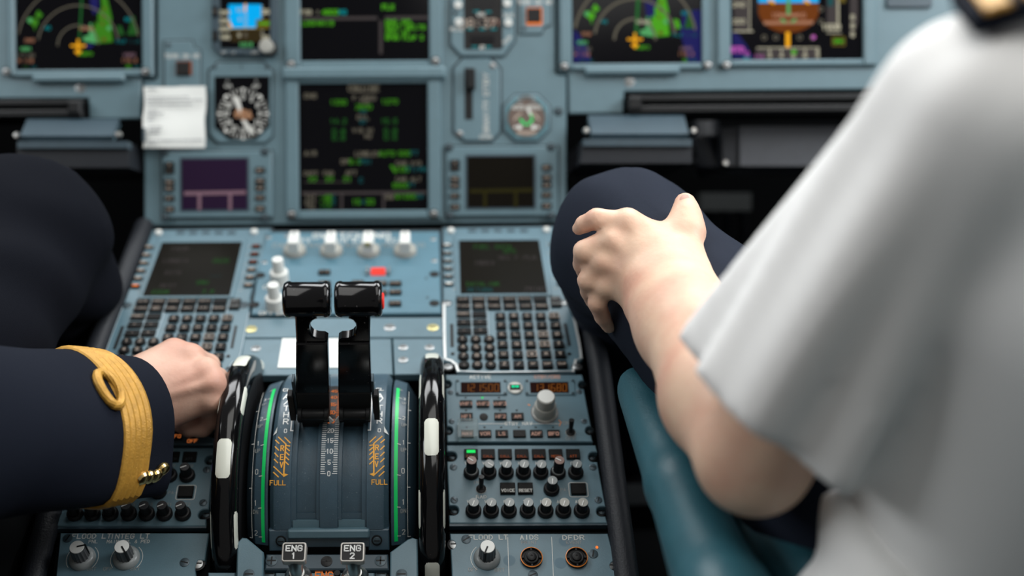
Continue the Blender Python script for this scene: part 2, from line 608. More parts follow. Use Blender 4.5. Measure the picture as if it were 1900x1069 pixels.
def key_mesh(w_, h_, z, m, r=0.0, ch=0.0006):
    return cached(('key', round(w_, 5), round(h_, 5), z, m.name, r), lambda: G().prism(rrect(w_, h_, r), 0, z, ch).mesh('key', m))


def rkey_mesh(r, z, m):
    return cached(('rkey', round(r, 5), z, m.name), lambda: G().lathe([(r, 0), (r, z * .8), (r * .88, z), (0, z)], 16).mesh('key', m))


# ------------------------------------------------------------------ cockpit shell (dark surroundings)
def quadbox(x0, x1, y0, y1, z0, z1, m):
    return G().box(((x0 + x1) / 2, (y0 + y1) / 2, (z0 + z1) / 2), (x1 - x0, y1 - y0, z1 - z0)).mesh('shell', m)


struct('floor', quadbox(-1.3, 1.5, -1.0, 2.0, -0.04, 0.0, MATTE))
struct('wall_front', quadbox(-1.3, 1.5, 1.80, 1.86, 0.0, 1.20, MATTE))
struct('wall_left', quadbox(-1.36, -1.3, -1.0, 1.86, 0.0, 1.15, MATTE))
struct('wall_right', quadbox(1.5, 1.56, -1.0, 1.86, 0.0, 1.15, MATTE))

# ------------------------------------------------------------------ main instrument panel plates
GAPZ = -0.004


def panel_plate(name, label, pts, c):
    u = Unit(MIP, name, label, 'panel', *c)
    u.plate('backing', [(x + dx, y + dy) for (x, y), (dx, dy) in zip(pts, [(0, 0)] * len(pts))], -0.012, GAPZ, SEAM, 0)
    u.plate('face_plate', pts, GAPZ, 0.0, BLUE, 0.0015)
    return u


TOP = -120
pc = panel_plate('instrument_panel', 'large blue-grey centre instrument panel above the pedestal holding two stacked square displays',
                 [(292, TOP), (1030, TOP), (1030, 134), (1034, 139), (1051, 140), (1051, 405), (1044, 413), (276, 419), (268, 411), (266, 151), (286, 149), (292, 143)], (660, 200))
pl = panel_plate('instrument_panel', 'blue-grey side instrument panel above the dark trousered knee of the jacketed person',
                 [(-420, TOP), (286, TOP), (286, 142), (282, 146), (262, 148), (261, 220), (166, 221), (164, 182), (-420, 184)], (100, 60))
pr = panel_plate('instrument_panel', 'blue-grey side instrument panel partly hidden behind the white shirt shoulder',
                 [(1035, TOP), (2150, TOP), (2150, 160), (1158, 170), (1156, 210), (1056, 211), (1055, 138), (1036, 134)], (1300, 60))
for U_, sx, sy in ((pl, 149, 163), (pr, 1168, 152)):
    U_.at('screw', screw_mesh(0.0062, SCREW, 1), sx, sy, 0.0)
pc.at('screw', recess_screw_mesh(0.004), 1036, 207, 0.0)
pr.rect('slot_grip', 1646, -8, 1730, 14, 0, 0.004, DARKBLUE, 0.001, 0.003)


# ------------------------------------------------------------------ display units
class Screen:
    def __init__(s, U_, parent, z):
        s.U, s.parent, s.z, s.sets = U_, parent, z, {}
        s.k = MIP.hit(100, 0)[0] - MIP.hit(99, 0)[0]

    def g(s, m):
        return s.sets.setdefault(m.name, (G(), m, len(s.sets)))

    def pt(s, x, y):
        return s.U.p(x, y, s.z)

    def txt(s, sx, x, y, h, m, t=0.19, wide=1.0, align=0):
        g, _, i = s.g(m)
        L = text(sx, h, x, 0, align, wide)
        g.strip([[s.pt(px, y - py) for px, py in l] for l in L], h * t * s.k, s.z + i * 1e-5)

    def line(s, pts, m, w_=1.5):
        g, _, i = s.g(m)
        g.strip([s.U.P(pts, s.z)], w_ * s.k, s.z + i * 1e-5)

    def poly(s, pts, m):
        g, _, i = s.g(m)
        g.poly(s.U.P(pts, s.z), s.z + i * 1e-5)

    def rect(s, x0, y0, x1, y1, m):
        s.poly([(x0, y0), (x1, y0), (x1, y1), (x0, y1)], m)

    def disc(s, x, y, r, m):
        s.poly([(x + r * cos(a * pi / 8), y + r * sin(a * pi / 8)) for a in range(16)], m)

    def arc(s, x, y, r, a0, a1, m, w_=2, dash=0):
        n = max(6, int(r * rad(abs(a1 - a0)) / (dash or 4)))
        P = [(x + r * cos(rad(a0 + (a1 - a0) * k / n)), y - r * sin(rad(a0 + (a1 - a0) * k / n))) for k in range(n + 1)]
        if dash:
            for k in range(0, n, 2):
                s.line(P[k:k + 2], m, w_)
        else:
            s.line(P, m, w_)

    def done(s, name='symbols'):
        for g, m, i in s.sets.values():
            o = part(name, g.mesh(name, m, 0), s.parent, kind='stuff')
            if s.parent is not s.U.root:
                o.location = -s.parent.location


def display_unit(label, x0, x1, y1, side=(24, 26), foot=14, screws=(), glass=GLASS):
    """square display with raised blue bezel bars round a recessed screen"""
    y0 = y1 - (x1 - x0)
    U_ = Unit(MIP, 'display_unit', label, 'display', (x0 + x1) / 2, (y0 + y1) / 2)
    scr = U_.rect('screen', x0 - 1, y0 - 1, x1 + 1, y1 + 1, 0.0005, 0.0015, glass, 0)
    l, r = side
    fl, fr_, fb = (x0 - l, x0), (x1, x1 + r), (y1, y1 + foot)

    def bar(px0, py0, px1, py1, inner):
        g = G()
        a, b = U_.p(px0, py0, 0.007), U_.p(px1, py1, 0.007)
        g.box(((a[0] + b[0]) / 2, (a[1] + b[1]) / 2, 0.003), (abs(b[0] - a[0]), abs(b[1] - a[1]), 0.008), 0, None, 0.0018)
        part('bezel', g.mesh('bezel', BLUE), U_.root)
    bar(fl[0], y0 - 16, fl[1], y1 + foot, 'l')
    bar(fr_[0], y0 - 16, fr_[1], y1 + foot, 'r')
    bar(x0 - 0.5, y1, x1 + .5, y1 + foot, 'b')
    bar(x0 - .5, y0 - 16, x1 + .5, y0, 't')
    for sx, sy in screws:
        c = U_.p(sx, sy, 0.007)
        part('screw', recess_screw_mesh(0.0042, SCREW), U_.root, (c[0], c[1], 0.0068))
    return U_, scr


def lip(U_, x0, y0, x1, y1, hang=0.011):
    """rounded ledge standing out of the panel"""
    a, b = U_.p(x0, y0, hang), U_.p(x1, y1, hang)
    g = G().prism(rrect(abs(b[0] - a[0]), abs(b[1] - a[1]), 0.003), 0, hang, 0.0025)
    part('ledge', g.mesh('ledge', BLUE), U_.root, ((a[0] + b[0]) / 2, (a[1] + b[1]) / 2, 0))


def nav_display(scr, U_, dx, dy, bright):
    S = Screen(U_, scr, 0.0016)

    def q(pts):
        return [(x / 6.786 + dx, y / 6.786 + dy) for x, y in pts]
    cx, cy = 145 + dx, 85 + dy
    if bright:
        S.poly([(1064, 55), (1072, 60), (1092, 90), (1097, 116), (1064, 116)], E_NB)  # this blue corner and the next imitate reflections on the glass
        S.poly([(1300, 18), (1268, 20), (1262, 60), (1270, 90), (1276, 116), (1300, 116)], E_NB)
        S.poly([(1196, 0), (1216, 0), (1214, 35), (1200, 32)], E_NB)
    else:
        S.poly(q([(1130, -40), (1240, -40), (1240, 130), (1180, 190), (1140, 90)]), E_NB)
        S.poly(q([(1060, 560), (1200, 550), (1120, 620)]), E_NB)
    green = E_G if bright else E_G2
    S.poly(q([(1340, -60), (1370, 60), (1410, 230), (1400, 330), (1420, 530), (1210, 545), (1170, 540), (1180, 460), (1200, 270), (1240, 300), (1230, 190), (1280, 90), (1270, -60)]), green)
    S.poly(q([(1045, 500), (1060, 455), (1120, 450), (1130, 290), (1150, 290), (1170, 400), (1195, 380), (1210, 545), (1060, 520)]), E_LG)
    S.poly(q([(480, 125), (540, 190), (500, 235), (440, 205)]), green)
    S.poly(q([(350, 250), (380, 215), (480, 250), (480, 300), (450, 330), (440, 395), (425, 330), (370, 290)]), green)
    S.poly(q([(1470, 320), (1530, 330), (1565, 440), (1500, 440)]), E_GD if not bright else green)
    S.poly(q([(1650, 210), (1690, 200), (1710, 330), (1750, 380), (1720, 440), (1600, 440), (1630, 350)]), E_GD)
    for x, y, r in ((1315, 110, 3), (1300, 215, 3), (1290, 300, 3), (1310, 495, 4)):
        S.disc(x / 6.786 + dx, y / 6.786 + dy, r, E_OL)
    for x, y in ((375, 255), (1375, 355)):
        S.disc(x / 6.786 + dx, y / 6.786 + dy, 4.5, E_LG)
    for r, a0, a1 in ((38, 178, 2), (75, 170, 10), (113, 168, 10)):
        S.arc(cx, cy, r, a0, a1, E_WD, 2.4 if not bright else 4.5, 0 if bright else 2.4)
    S.line([(cx + 8, cy - 110), (cx + 2.5, cy - 12)], E_GG, 3.2 if not bright else 6)
    for a, b in (((cx, cy - 10), (cx, cy + 15)), ((cx - 12, cy), (cx + 12, cy)), ((cx - 4.5, cy + 11), (cx + 4.5, cy + 11))):
        S.line([a, b], E_Y, 4)
    S.txt('AOBFD', cx + 14, cy + 15, 5.5, E_G)
    S.txt('VOR1', 48 + dx, 91 + dy, 5.5, E_LG, 0.3)
    S.txt('DKB', 55 + dx, 75 + dy, 6, E_TAN)
    for k, (t, c) in enumerate((('117.80', E_WD), ('M 118', E_TAN))):
        S.txt(t, 47 + dx, 103 + k * 10 + dy, 6, c)
        S.txt('VOR2' if k == 0 else '115.2', 240 + dx, 102 + k * 10 + dy, 6, E_P if k == 0 else E_TAN)
    S.txt('12', 47 + dx, 125 + dy, 5, E_GD); S.txt('NM', 63 + dx, 125 + dy, 5, E_CD)
    S.txt('33', 238 + dx, 124 + dy, 5, E_G); S.txt('NM', 254 + dx, 124 + dy, 5, E_CD)
    S.txt('40', 88 + dx, 52 + dy, 6, E_C)
    S.txt('80', 237 + dx, 36 + dy, 6, E_C)
    S.txt('TILT', 224 + dx, 77 + dy, 5, E_C); S.txt('-1.25', 248 + dx, 77 + dy, 5, E_CD)
    S.txt('HZDSEL', cx + 17, cy - 32, 5, E_TAN if not bright else E_W, 0.25)
    S.done()


# captain-side navigation display
u, scr = display_unit('square navigation display above the dark trousered knee, with green radar echoes and amber aircraft mark', 27, 262, 130, (15, 22), 11, [(12, 133), (270, 133)])
nav_display(scr, u, 0, 0, False)
lip(u, 58, 138, 230, 151)
# right navigation display
u, scr = display_unit('square navigation display beside the centre panel, bluish screen with broad green radar echoes', 1062, 1302, 118, (24, 12), 10, [(1047, 123), (1313, 121)])
nav_display(scr, u, 1033, -12, True)
lip(u, 1086, 124, 1262, 137)

# engine display (upper centre)
u, scr = display_unit('upper square display on the centre panel with grey dividing lines and short green text', 557, 795, 113, (30, 26), 12, [(540, 119), (808, 113)])
S = Screen(u, scr, 0.0016)
S.txt('FOB :', 575, 22.6, 7.5, E_W)
S.txt('4800', 612.7, 22.6, 8, E_G, 0.26)
S.txt('KG', 636, 22.6, 7.5, E_C, 0.26)
S.line([(563, 34.5), (697, 33.5)], E_GR, 6)
S.line([(717, 33), (792, 32.5)], E_GR, 6)
S.line([(706.5, 41), (706.5, 97)], E_GR, 6)
S.txt('FLX', 720, 13, 8, E_G, 0.3)
S.txt('LDG', 571, 43, 8, E_G); S.txt('INHIB', 600, 43, 8, E_G)
for k, t in enumerate(('GND SPL', 'SEAT BELTS', 'APU AV', 'GPWS FLAP 3')):
    S.txt(t, 716, 41 + 9.6 * k, 7.6, E_G, 0.24, 0.86 if k == 3 else 1.0, -1)
S.done()
a, b = u.p(522, 124, .013), u.p(827, 145, .013)
part('ledge', G().prism(rrect(abs(b[0] - a[0]), abs(b[1] - a[1]), 0.004), 0, 0.013, 0.003).mesh('ledge', BLUE), u.root, ((a[0] + b[0]) / 2, (a[1] + b[1]) / 2, 0))

# system display (lower centre)
u, scr = display_unit('lower square display on the centre panel listing small green and white figures', 555, 793, 391, (26, 26), 15, [(541, 398), (805, 397)])
S = Screen(u, scr, 0.0016)
for t, x, y, h, c in (('CRUISE', 674.6, 164, 10, E_WD), ('ENG', 576, 178, 8, E_WD), ('F.USED', 676, 182, 7.5, E_WD), ('1+2', 676, 190, 6, E_WD), ('1330', 628, 190, 8, E_G2), ('1270', 723, 188.6, 8, E_G2),
                      ('2600', 675, 198.5, 8, E_G2), ('KG', 674, 207, 6, E_CD), ('OIL', 673.4, 217.5, 8, E_WD), ('QT', 674, 225.5, 7, E_CD), ('14.2', 627.7, 225, 8, E_GD), ('15.5', 722, 224.6, 8, E_GD),
                      ('VIB N1', 674, 242, 7, E_WD), ('N2', 683, 252.5, 7, E_WD), ('0.8', 628.4, 244, 8.5, E_GD), ('0.6', 628.4, 255.5, 8.5, E_GD), ('0.8', 724.5, 243, 8.5, E_GD), ('0.5', 724.5, 254.5, 8.5, E_GD),
                      ('AIR', 576, 284.7, 8, E_WD), ('LDG', 670, 285.5, 8, E_WD), ('ELEV', 691, 285.5, 7.5, E_WD), ('AUTO', 717.5, 285, 8, E_G2), ('500', 751, 284.7, 8, E_G2), ('FT', 769, 284, 8, E_CD),
                      ('DP', 640, 300, 8, E_WD), ('8.0', 659, 300, 8, E_G2), ('PSI', 679, 300, 8, E_CD), ('CAB V/S', 758, 303, 7, E_WD), ('100', 745.7, 314, 9, E_G2), ('FT/MN', 773, 314, 8, E_CD),
                      ('CAB ALT', 758, 332.6, 7, E_WD), ('6500', 744, 344, 8, E_G2), ('FT', 764, 343, 7, E_CD), ('CKPT', 577, 322, 7, E_WD), ('FWD', 609.5, 321.7, 7, E_WD), ('AFT', 651.5, 321, 7.5, E_WD),
                      ('22', 579.8, 333, 8.5, E_G2), ('22', 611, 333, 8.5, E_G2), ('21', 644.7, 333, 8.5, E_G2), ('C', 670, 334.6, 8, E_CD), ('15', 661, 374.7, 8.5, E_G2), ('H', 674, 374.7, 7, E_CD), ('33', 686.5, 374.7, 8.5, E_G2),
                      ('GW', 723, 365, 8.5, E_WD), ('61000', 754, 364, 8.5, E_G2), ('KG', 779, 364, 7, E_CD), ('TAT', 576, 366, 7, E_WD), ('SAT', 576, 376, 7, E_WD), ('ISA', 576, 385, 6, E_WD),
                      ('-48', 604, 366, 8, E_G2), ('-72', 604, 376, 8, E_G2), ('+10', 604, 385, 7, E_GD), ('C', 620, 366, 7, E_CD), ('C', 620, 376, 7, E_CD)):
    S.txt(t, x, y, h, c, 0.22)
S.line([(727, 309), (733, 318)], E_G2, 5)
S.line([(655, 170), (695, 170)], E_WD, 1.5)
S.line([(562, 358.5), (790, 357)], E_GR, 5)
S.line([(634, 361), (634, 388)], E_GR, 4)
S.line([(711.6, 361), (711.6, 388)], E_GR, 4)
S.line([(565, 338), (650, 338)], E_GR, 1.5)
S.done()

# primary flight display at the right
u, scr = display_unit('square flight display with brown artificial horizon, beside the white shirt shoulder', 1357, 1602, 111, (26, 26), 10, [(1348, 121)])
S = Screen(u, scr, 0.0016)
S.poly([(1359, 58), (1372, 66), (1385, 84), (1398, 109), (1359, 109)], E_NB)  # blue wedge painted in as a reflection on the glass
P = [(1407, 5), (1519, 5), (1519, 20)] + [(1463 + 57 * cos(rad(a)), 16 + 45 * sin(rad(a))) for a in range(10, 171, 10)] + [(1407, 20)]
S.poly(P, E_BR)
S.poly([(1407, -60), (1519, -60), (1519, 5), (1407, 5)], E_B)
S.line([(1420, 42.5), (1506, 41.5)], E_TAN, 6.5)
S.line([(1449, 28), (1478, 28)], E_TAN, 6)
S.line([(1463, -30), (1463, 24)], E_OL if False else E_LG, 6.5)
S.line([(1428, 2), (1435, 5)], E_Y, 5); S.line([(1494, 2), (1500, 5)], E_Y, 5)
S.line([(1451, 37), (1456, 40)], E_LG, 5); S.line([(1470, 40), (1475, 37)], E_LG, 5)
for x in (1439, 1487):
    S.txt('10', x, 28.5, 8, E_TAN, 0.3)
S.rect(1362, -60, 1392.6, 56, E_GR)
S.txt('240', 1371, 8.5, 8, E_W, 0.24); S.txt('220', 1371, 39.5, 8, E_W, 0.24)
S.line([(1391, -60), (1391, 57)], E_W, 2); S.line([(1362, 58), (1396, 58)], E_W, 3)
S.disc(1385.5, 24.5, 4, E_TAN)
S.rect(1534, -60, 1552, 58, E_GR)
S.line([(1555, -60), (1555, 50)], E_W, 4); S.txt('1500', 1542, 50, 9, E_W, 0.3); S.line([(1535, 61), (1560, 61)], E_W, 2)
S.poly([(1577, -60), (1592, -60), (1592, 40), (1584, 66), (1577, 66)], E_GR)
for y in (32, 48, 64):
    S.txt('6', 1582, y, 8, E_W, 0.3)
for y in (69.6, 89.5):
    S.line([(1461.8, y - 6), (1461.8, y + 7)], E_Y, 8)
for x in (1418, 1439.5, 1484, 1508):
    S.arc(x, 69.5, 4.2, 0, 360, E_WD, 2)
S.disc(1509.5, 69, 4, E_M)
for y in (17, 40):
    S.arc(1523, y, 4, 0, 360, E_WD, 2)
S.rect(1403, 88, 1519, 109, E_GR)
S.line([(1405, 89), (1519, 88.5), (1519, 108)], E_W, 2)
for k in range(5):
    S.line([(1428 + 22 * k, 89), (1428 + 22 * k, 97)], E_W, 2.5); S.txt(str((3 + k) % 10), 1428 + 22 * k, 103, 8, E_W, 0.26)
S.disc(1473, 96.6, 5, E_G)
S.txt('114', 1408, 105, 6, E_M)
S.line([(1545, 69), (1567, 69), (1567, 84), (1545, 84), (1545, 69)], E_OL, 3)
S.txt('QNH', 1556, 76.5, 6, E_G, 0.3)
S.txt('STD', 1368, 92, 9, E_M, 0.35); S.txt('8', 1386, 100, 8, E_M); S.txt('NM', 1385, 108, 6, E_C)
S.rect(1536, -10, 1546, 11, E_CD); S.rect(1556, -10, 1569, 5, E_OL)
S.done()

# ------------------------------------------------------------------ standby display, gauges and switches
u = Unit(MIP, 'standby_display', 'small standby horizon display with bright blue sky and a grey knob', 'display', 455, 20)
u.plate('frame', [(393, -90), (515, -90), (515, 92), (505, 104), (410, 104), (393, 86)], 0, 0.006, DARKBLUE, 0.0015)
scr = u.rect('screen', 409, -60, 501, 89, 0.006, 0.0066, GLASS, 0)
S = Screen(u, scr, 0.0067)
S.rect(424, 8, 485, 52, E_B)
S.rect(428, 54, 485, 78, E_DB)
S.line([(428, 53), (480, 52)], E_W, 2)
S.rect(475, 36, 500, 54, E_OL); S.rect(480, 41, 500, 46, E_G)
for k, y in enumerate((23, 38.5, 53.5, 69)):
    S.txt(str(24 - 2 * k) + '0', 417, y, 6.5, E_W, 0.34)
for y, t in ((22, '35'), (70, '34')):
    S.txt(t, 493, y, 7, E_W, 0.34)
S.txt('10', 443, 19, 6, E_W, 0.25); S.txt('5', 445, 36, 5, E_W, 0.25); S.txt('5', 444, 65, 6, E_W, 0.3); S.txt('5', 456, 65, 6, E_WD, 0.3)
S.line([(455, 9), (455, 20)], E_Y, 4)
for y in range(26, 52, 5):
    S.line([(453, y), (458, y)], E_W, 1.6)
S.line([(426, 44), (429, 49)], E_Y, 4)
for y in range(12, 78, 5):
    S.line([(485, y), (488, y)], E_W, 1.6)
S.txt('1013', 456, 83, 6.5, E_LG, 0.3)
S.done()
for y in (22, 67):
    o = u.at('button', key_mesh(0.006, 0.013, 0.003, KEY, 0.001), 399, y, 0.006)
    part('legend', legend('+' if y < 30 else '-', 0.003, WARM), o, (0, 0, 0.0031))
for x, t in ((416, 'RST'), (434, 'LS'), (444, ''), (473, 'BARO')):
    o = u.at('button', key_mesh(0.0085, 0.005, 0.002, DARKBLUE, 0.0005), x, 98, 0.006)
    if t:
        part('legend', legend(t, 0.0022, OFFW), o, (0, 0, 0.0021))
kb = u.at('knob_skirt', G().lathe([(0.0105, 0), (0.0105, 0.004), (0.009, 0.005), (0, 0.005)], 24).mesh('knob_skirt', BLACK), 500, 91, 0.006)
part('knob', G().lathe([(0.0088, 0.005), (0.0088, 0.014), (0.008, 0.016), (0, 0.0165)], 28, 0, None, ((0, 1), 0.0003)).mesh('knob', KNOBG), kb, (-0.002, 0.001, 0))

u = Unit(MIP, 'compass_gauge', 'black radio compass dial with chamfered frame, beside the white paper note', 'gauge', 451, 205)
u.plate('frame', [(404, 116), (488, 116), (505, 132), (505, 252), (492, 265), (404, 265), (388, 250), (388, 132)], 0, 0.004, BLUE, 0.0015)
u.gap([(404, 116), (488, 116), (505, 132), (505, 252), (492, 265), (404, 265), (388, 250), (388, 132)])
fc = u.plate('dial_face', [(398, 142), (500, 141), (500, 234), (474, 259), (425, 259), (398, 236)], 0.004, 0.0052, GLASS, 0.0004)
S = Screen(u, u.root, 0.0054)
for k in range(36):
    a = rad(k * 10)
    r0 = 40 if k % 3 else 37
    S.line([(451 + r0 * sin(a), 211 - r0 * cos(a)), (451 + 46 * sin(a), 211 - 46 * cos(a))], OFFW, 1.6)
for k in range(12):
    a = rad(k * 30)
    S.txt(str(k * 3), 451 + 31 * sin(a), 211 - 31 * cos(a), 8, OFFW, 0.24, 0.8)
for k in range(0, 360, 45):
    a = rad(k)
    S.disc(451 + 45 * sin(a), 211 - 45 * cos(a), 3.2, OFFW)
S.txt('VOR', 423, 160, 5, OFFW); S.txt('ADF', 475, 160, 5, OFFW); S.txt('N', 422, 150, 5, DIMW); S.txt('N', 475, 150, 5, DIMW)
S.done('dial_marks')
needle = G().prism(u.P([(434, 176), (443, 182), (449, 205), (455, 222), (470, 246), (464, 249), (448, 225), (442, 205), (435, 190)], 0.007), 0.0056, 0.0066, 0.0003)
part('needle', needle.mesh('needle', OFFW), u.root)
cr = G()
for pts in ([(434, 209), (468, 213), (467, 219), (434, 214)], [(446, 203), (456, 203), (455, 222), (447, 222)], [(437, 203), (443, 204), (442, 219), (436, 218)], [(459, 205), (465, 206), (464, 221), (458, 220)]):
    cr.prism(u.P(pts, 0.008), 0.0068, 0.0076, 0.0002)
part('centre_mark', cr.mesh('centre_mark', mat('orange_tan_paint', (0.36, 0.18, 0.09), 0.5)), u.root)
for sx, sy in ((398, 124), (496, 124)):
    u.at('screw', screw_mesh(0.003, DSCREW), sx, sy, 0.004)
u.at('index_mark', G().box((0, 0, 0), (0.001, 0.005, 0.0006)).mesh('index_mark', BLACK), 448, 124, 0.0042)

u = Unit(MIP, 'clock', 'panel clock with dark face and white lettered buttons, above the lever panel', 'clock', 895, 30)
u.plate('frame', [(838, -90), (955, -90), (955, 75), (934, 104), (856, 104), (836, 82)], 0, 0.005, BLUE, 0.0015)
u.gap([(838, -90), (955, -90), (955, 75), (934, 104), (856, 104), (836, 82)])
u.rect('dial_face', 861, -60, 932, 91, 0.005, 0.006, GREYKEY, 0.0004, 0.002)
S = Screen(u, u.root, 0.0062)
S.rect(874, -12, 917, 16, E_NB if False else GLASS)
S.rect(872, 66, 917, 82, GLASS)
S.txt('08:37', 887, 43, 15, WARM, 0.13, 0.95)
S.txt('11', 919, 42, 10, PINK, 0.13, 1.1)
for x, y in ((884, 21), (906, 22), (872, 54), (895, 54), (916, 54), (881, 87), (906, 87)):
    S.line([(x - 4, y), (x + 4, y)], E_C, 3)
S.txt('UTC', 893, 27, 5, OFFW, 0.3); S.txt('ET', 895, 88, 5, OFFW, 0.3)
S.done('dial_marks')
for x, y, t in ((850, 10, 'CHR'), (851, 42, 'DATE'), (941, 7, 'RST'), (943, 43, 'SET')):
    o = u.at('button', rkey_mesh(0.0048, 0.004, KNOBW), x, y, 0.005)
    part('legend', legend(t, 0.002, DIMW), o, (0, 0, 0.0041))
for x, y, t, r in ((848, 54, 'MODE', 0), (944, 29, 'GPS', 0), (941, 74, 'RUN', 0.8)):
    u.leg(t, x, y, 6.5, OFFW, 0.0053, 1.0, rot=r)
u.at('button', rkey_mesh(0.002, 0.002, BLACK), 845, 25, 0.005)


def terrain_switch(label, pts, bx, by, sz, tx, ty, lamp, lw):
    u = Unit(MIP, 'push_switch', label, 'switch', bx, by)
    u.plate('plate', pts, 0, 0.003, BLUE, 0.001)
    u.gap(pts, .0014)
    u.rect('lamp', bx - sz / 2 - lw[0], by - sz / 2 - lw[1], bx + sz / 2 + lw[2], by + sz / 2 + lw[3], 0.003, 0.004, lamp, 0)
    u.rect('button', bx - sz / 2, by - sz / 2, bx + sz / 2, by + sz / 2, 0.003, 0.007, GREYKEY, 0.001)
    u.leg('TERR ON ND', tx, ty, 7, OFFW, 0.0032, 0.95)
    return u


u = terrain_switch('square push switch on a notched plate above the white paper note', [(305, 76), (356, 75), (360, 88), (371, 92), (371, 168), (305, 168)], 339, 126.5, 25, 338, 104, ORD, (0, 1, 4, 0))
u.at('screw', screw_mesh(0.003, DSCREW), 313, 84, 0.003)
u = terrain_switch('square push switch with glowing orange edge between clock and right navigation display', [(965, -60), (1022, -60), (1022, 46), (1010, 50), (1004, 63), (965, 63)], 991, 28, 26, 992, 4, ORL, (1, 1, 2, 5))
u.at('screw', screw_mesh(0.003, DSCREW), 973, 53, 0.003)

# white paper note tucked on the panel
u = Unit(MIP, 'paper_note', 'white printed paper slip stuck on the panel left of the compass dial', 'paper', 323, 217)
V, Fc = [], []
NX, NY = 8, 10
for j in range(NY + 1):
    for i in range(NX + 1):
        x = 265 + 115 * i / NX + (1.2 if j > 5 else 0) + 1.0 * sin(j)
        y = 274 - 113 * j / NY - (1.6 if i > 4 and j > 8 else 0)
        c = u.p(x, y, 0.014)
        V.append((c[0], c[1], 0.0125 + 0.0010 * sin(i * .8) + 0.0008 * sin(j * .7)))
for j in range(NY):
    for i in range(NX):
        a = j * (NX + 1) + i
        Fc.append((a, a + 1, a + NX + 2, a + NX + 1))
k = len(V)
V2 = V + [(x, y, z - 0.0005) for x, y, z in V]
F2 = Fc + [tuple(i + k for i in q[::-1]) for q in Fc]
part('sheet', G().add(V2, F2).mesh('sheet', PAPER, 60), u.root)
g = G()
rows = [(166, 4, 275, 290), (176, 0, 0, 0), (181, 12, 273, 350), (187, 12, 273, 378), (195, 10, 275, 358), (206, 4, 274, 292), (211, 5, 275, 304), (216, 3, 275, 290), (222, 2, 276, 286), (236, 4, 277, 302), (242, 4, 278, 300), (247, 4, 277, 296), (261, 14, 274, 376), (266, 3, 275, 292)]
for y, n, x0, x1 in rows:
    for i in range(n):
        x = x0 + (x1 - x0) * i / n
        a, b = u.p(x, y - i * .12, 0.018), u.p(x + (x1 - x0) / n * random.uniform(.4, .8), y - i * .12, 0.018)
        g.strip([[a, b]], 0.0016, 0.0176)
part('print', g.mesh('print', INK, 0), u.root, kind='stuff')
u.rect('clip', 264, 237, 268, 262, 0, 0.019, DARKBLUE, 0.0005)

# lever panel
u = Unit(MIP, 'lever_panel', 'eight-sided plate with a slotted black lever left of the small round gauge', 'panel', 885, 185)
u.plate('plate', [(859, 108), (908, 107), (928, 128), (928, 244), (912, 262), (862, 262), (842, 244), (842, 126)], 0, 0.004, BLUE, 0.0018)
u.gap([(859, 108), (908, 107), (928, 128), (928, 244), (912, 262), (862, 262), (842, 244), (842, 126)], .0022)
u.rect('slot', 862, 126, 877, 222, 0.004, 0.0043, BLACK, 0)
u.rect('lever', 866, 126, 882, 164, 0.0043, 0.016, BLACK, 0.0015, 0.001)
u.leg('STBY', 902, 157, 42 / 4.6, OFFW, 0.0043, 1.25, rot=pi / 2)
u.leg('GRAVITY', 902, 217, 42 / 4.6, OFFW, 0.0043, 1.0, rot=pi / 2)
u.leg('DOWN', 901, 254, 6, OFFW, 0.0043)
for sx, sy in ((914, 122), (853, 248)):
    u.at('screw', screw_mesh(0.0038, SCREW), sx, sy, 0.004)

# triple pressure gauge
u = Unit(MIP, 'pressure_gauge', 'small round gauge with green arcs and white scales in an octagonal rim', 'gauge', 977, 219)
c, w_, h_ = u.R(934, 175, 1020, 263, .004)
part('rim', G().prism(cham(w_, h_, 0.0145), 0, 0.005, 0.0025).mesh('rim', BLUE), u.root, (c[0], c[1], 0))
u.gap([(956, 175), (998, 175), (1020, 197), (1020, 241), (998, 263), (956, 263), (934, 241), (934, 197)], .0012)
part('inner_rim', G().prism(cham(w_ * .86, h_ * .86, 0.012), 0.005, 0.0056, 0.0005).mesh('inner_rim', TEALRING), u.root, (c[0], c[1], 0))
part('dial_face', G().lathe([(0.0232, 0.0056), (0.0232, 0.0066), (0.0222, 0.0068), (0.0222, 0.0060), (0, 0.0060)], 32).mesh('dial_face', DIAL), u.root, (c[0], c[1], 0))
S = Screen(u, u.root, 0.0063)
ox, oy = 977, 219
S.txt('ACCU', 961, 199, 6, OFFW, .3); S.txt('PRESS', 991, 199, 6, OFFW, .26)
S.txt('BRAKES', 977, 247, 6, WARM, .3)
for s_ in (-1, 1):
    S.arc(ox, oy + 14, 25, 90 + s_ * 25, 90 + s_ * 62, WARM, 3.5)
    S.line([(ox + s_ * 3, oy + 12), (ox + s_ * 11, oy + 3)], GRN, 4)
    S.disc(ox + s_ * 13, oy + 17, 4.5, OFFW)
    S.disc(ox + s_ * 21, oy + 17, 2.5, OFFW)
S.line([(ox + 3, oy - 16), (ox + 8, oy - 6)], OFFW, 5)
S.arc(ox, oy - 22, 16, 40, 140, CAPG, 8)
S.line([(ox + 8, oy - 6), (ox + 10, oy - 2)], GRN, 3)
S.done('dial_marks')


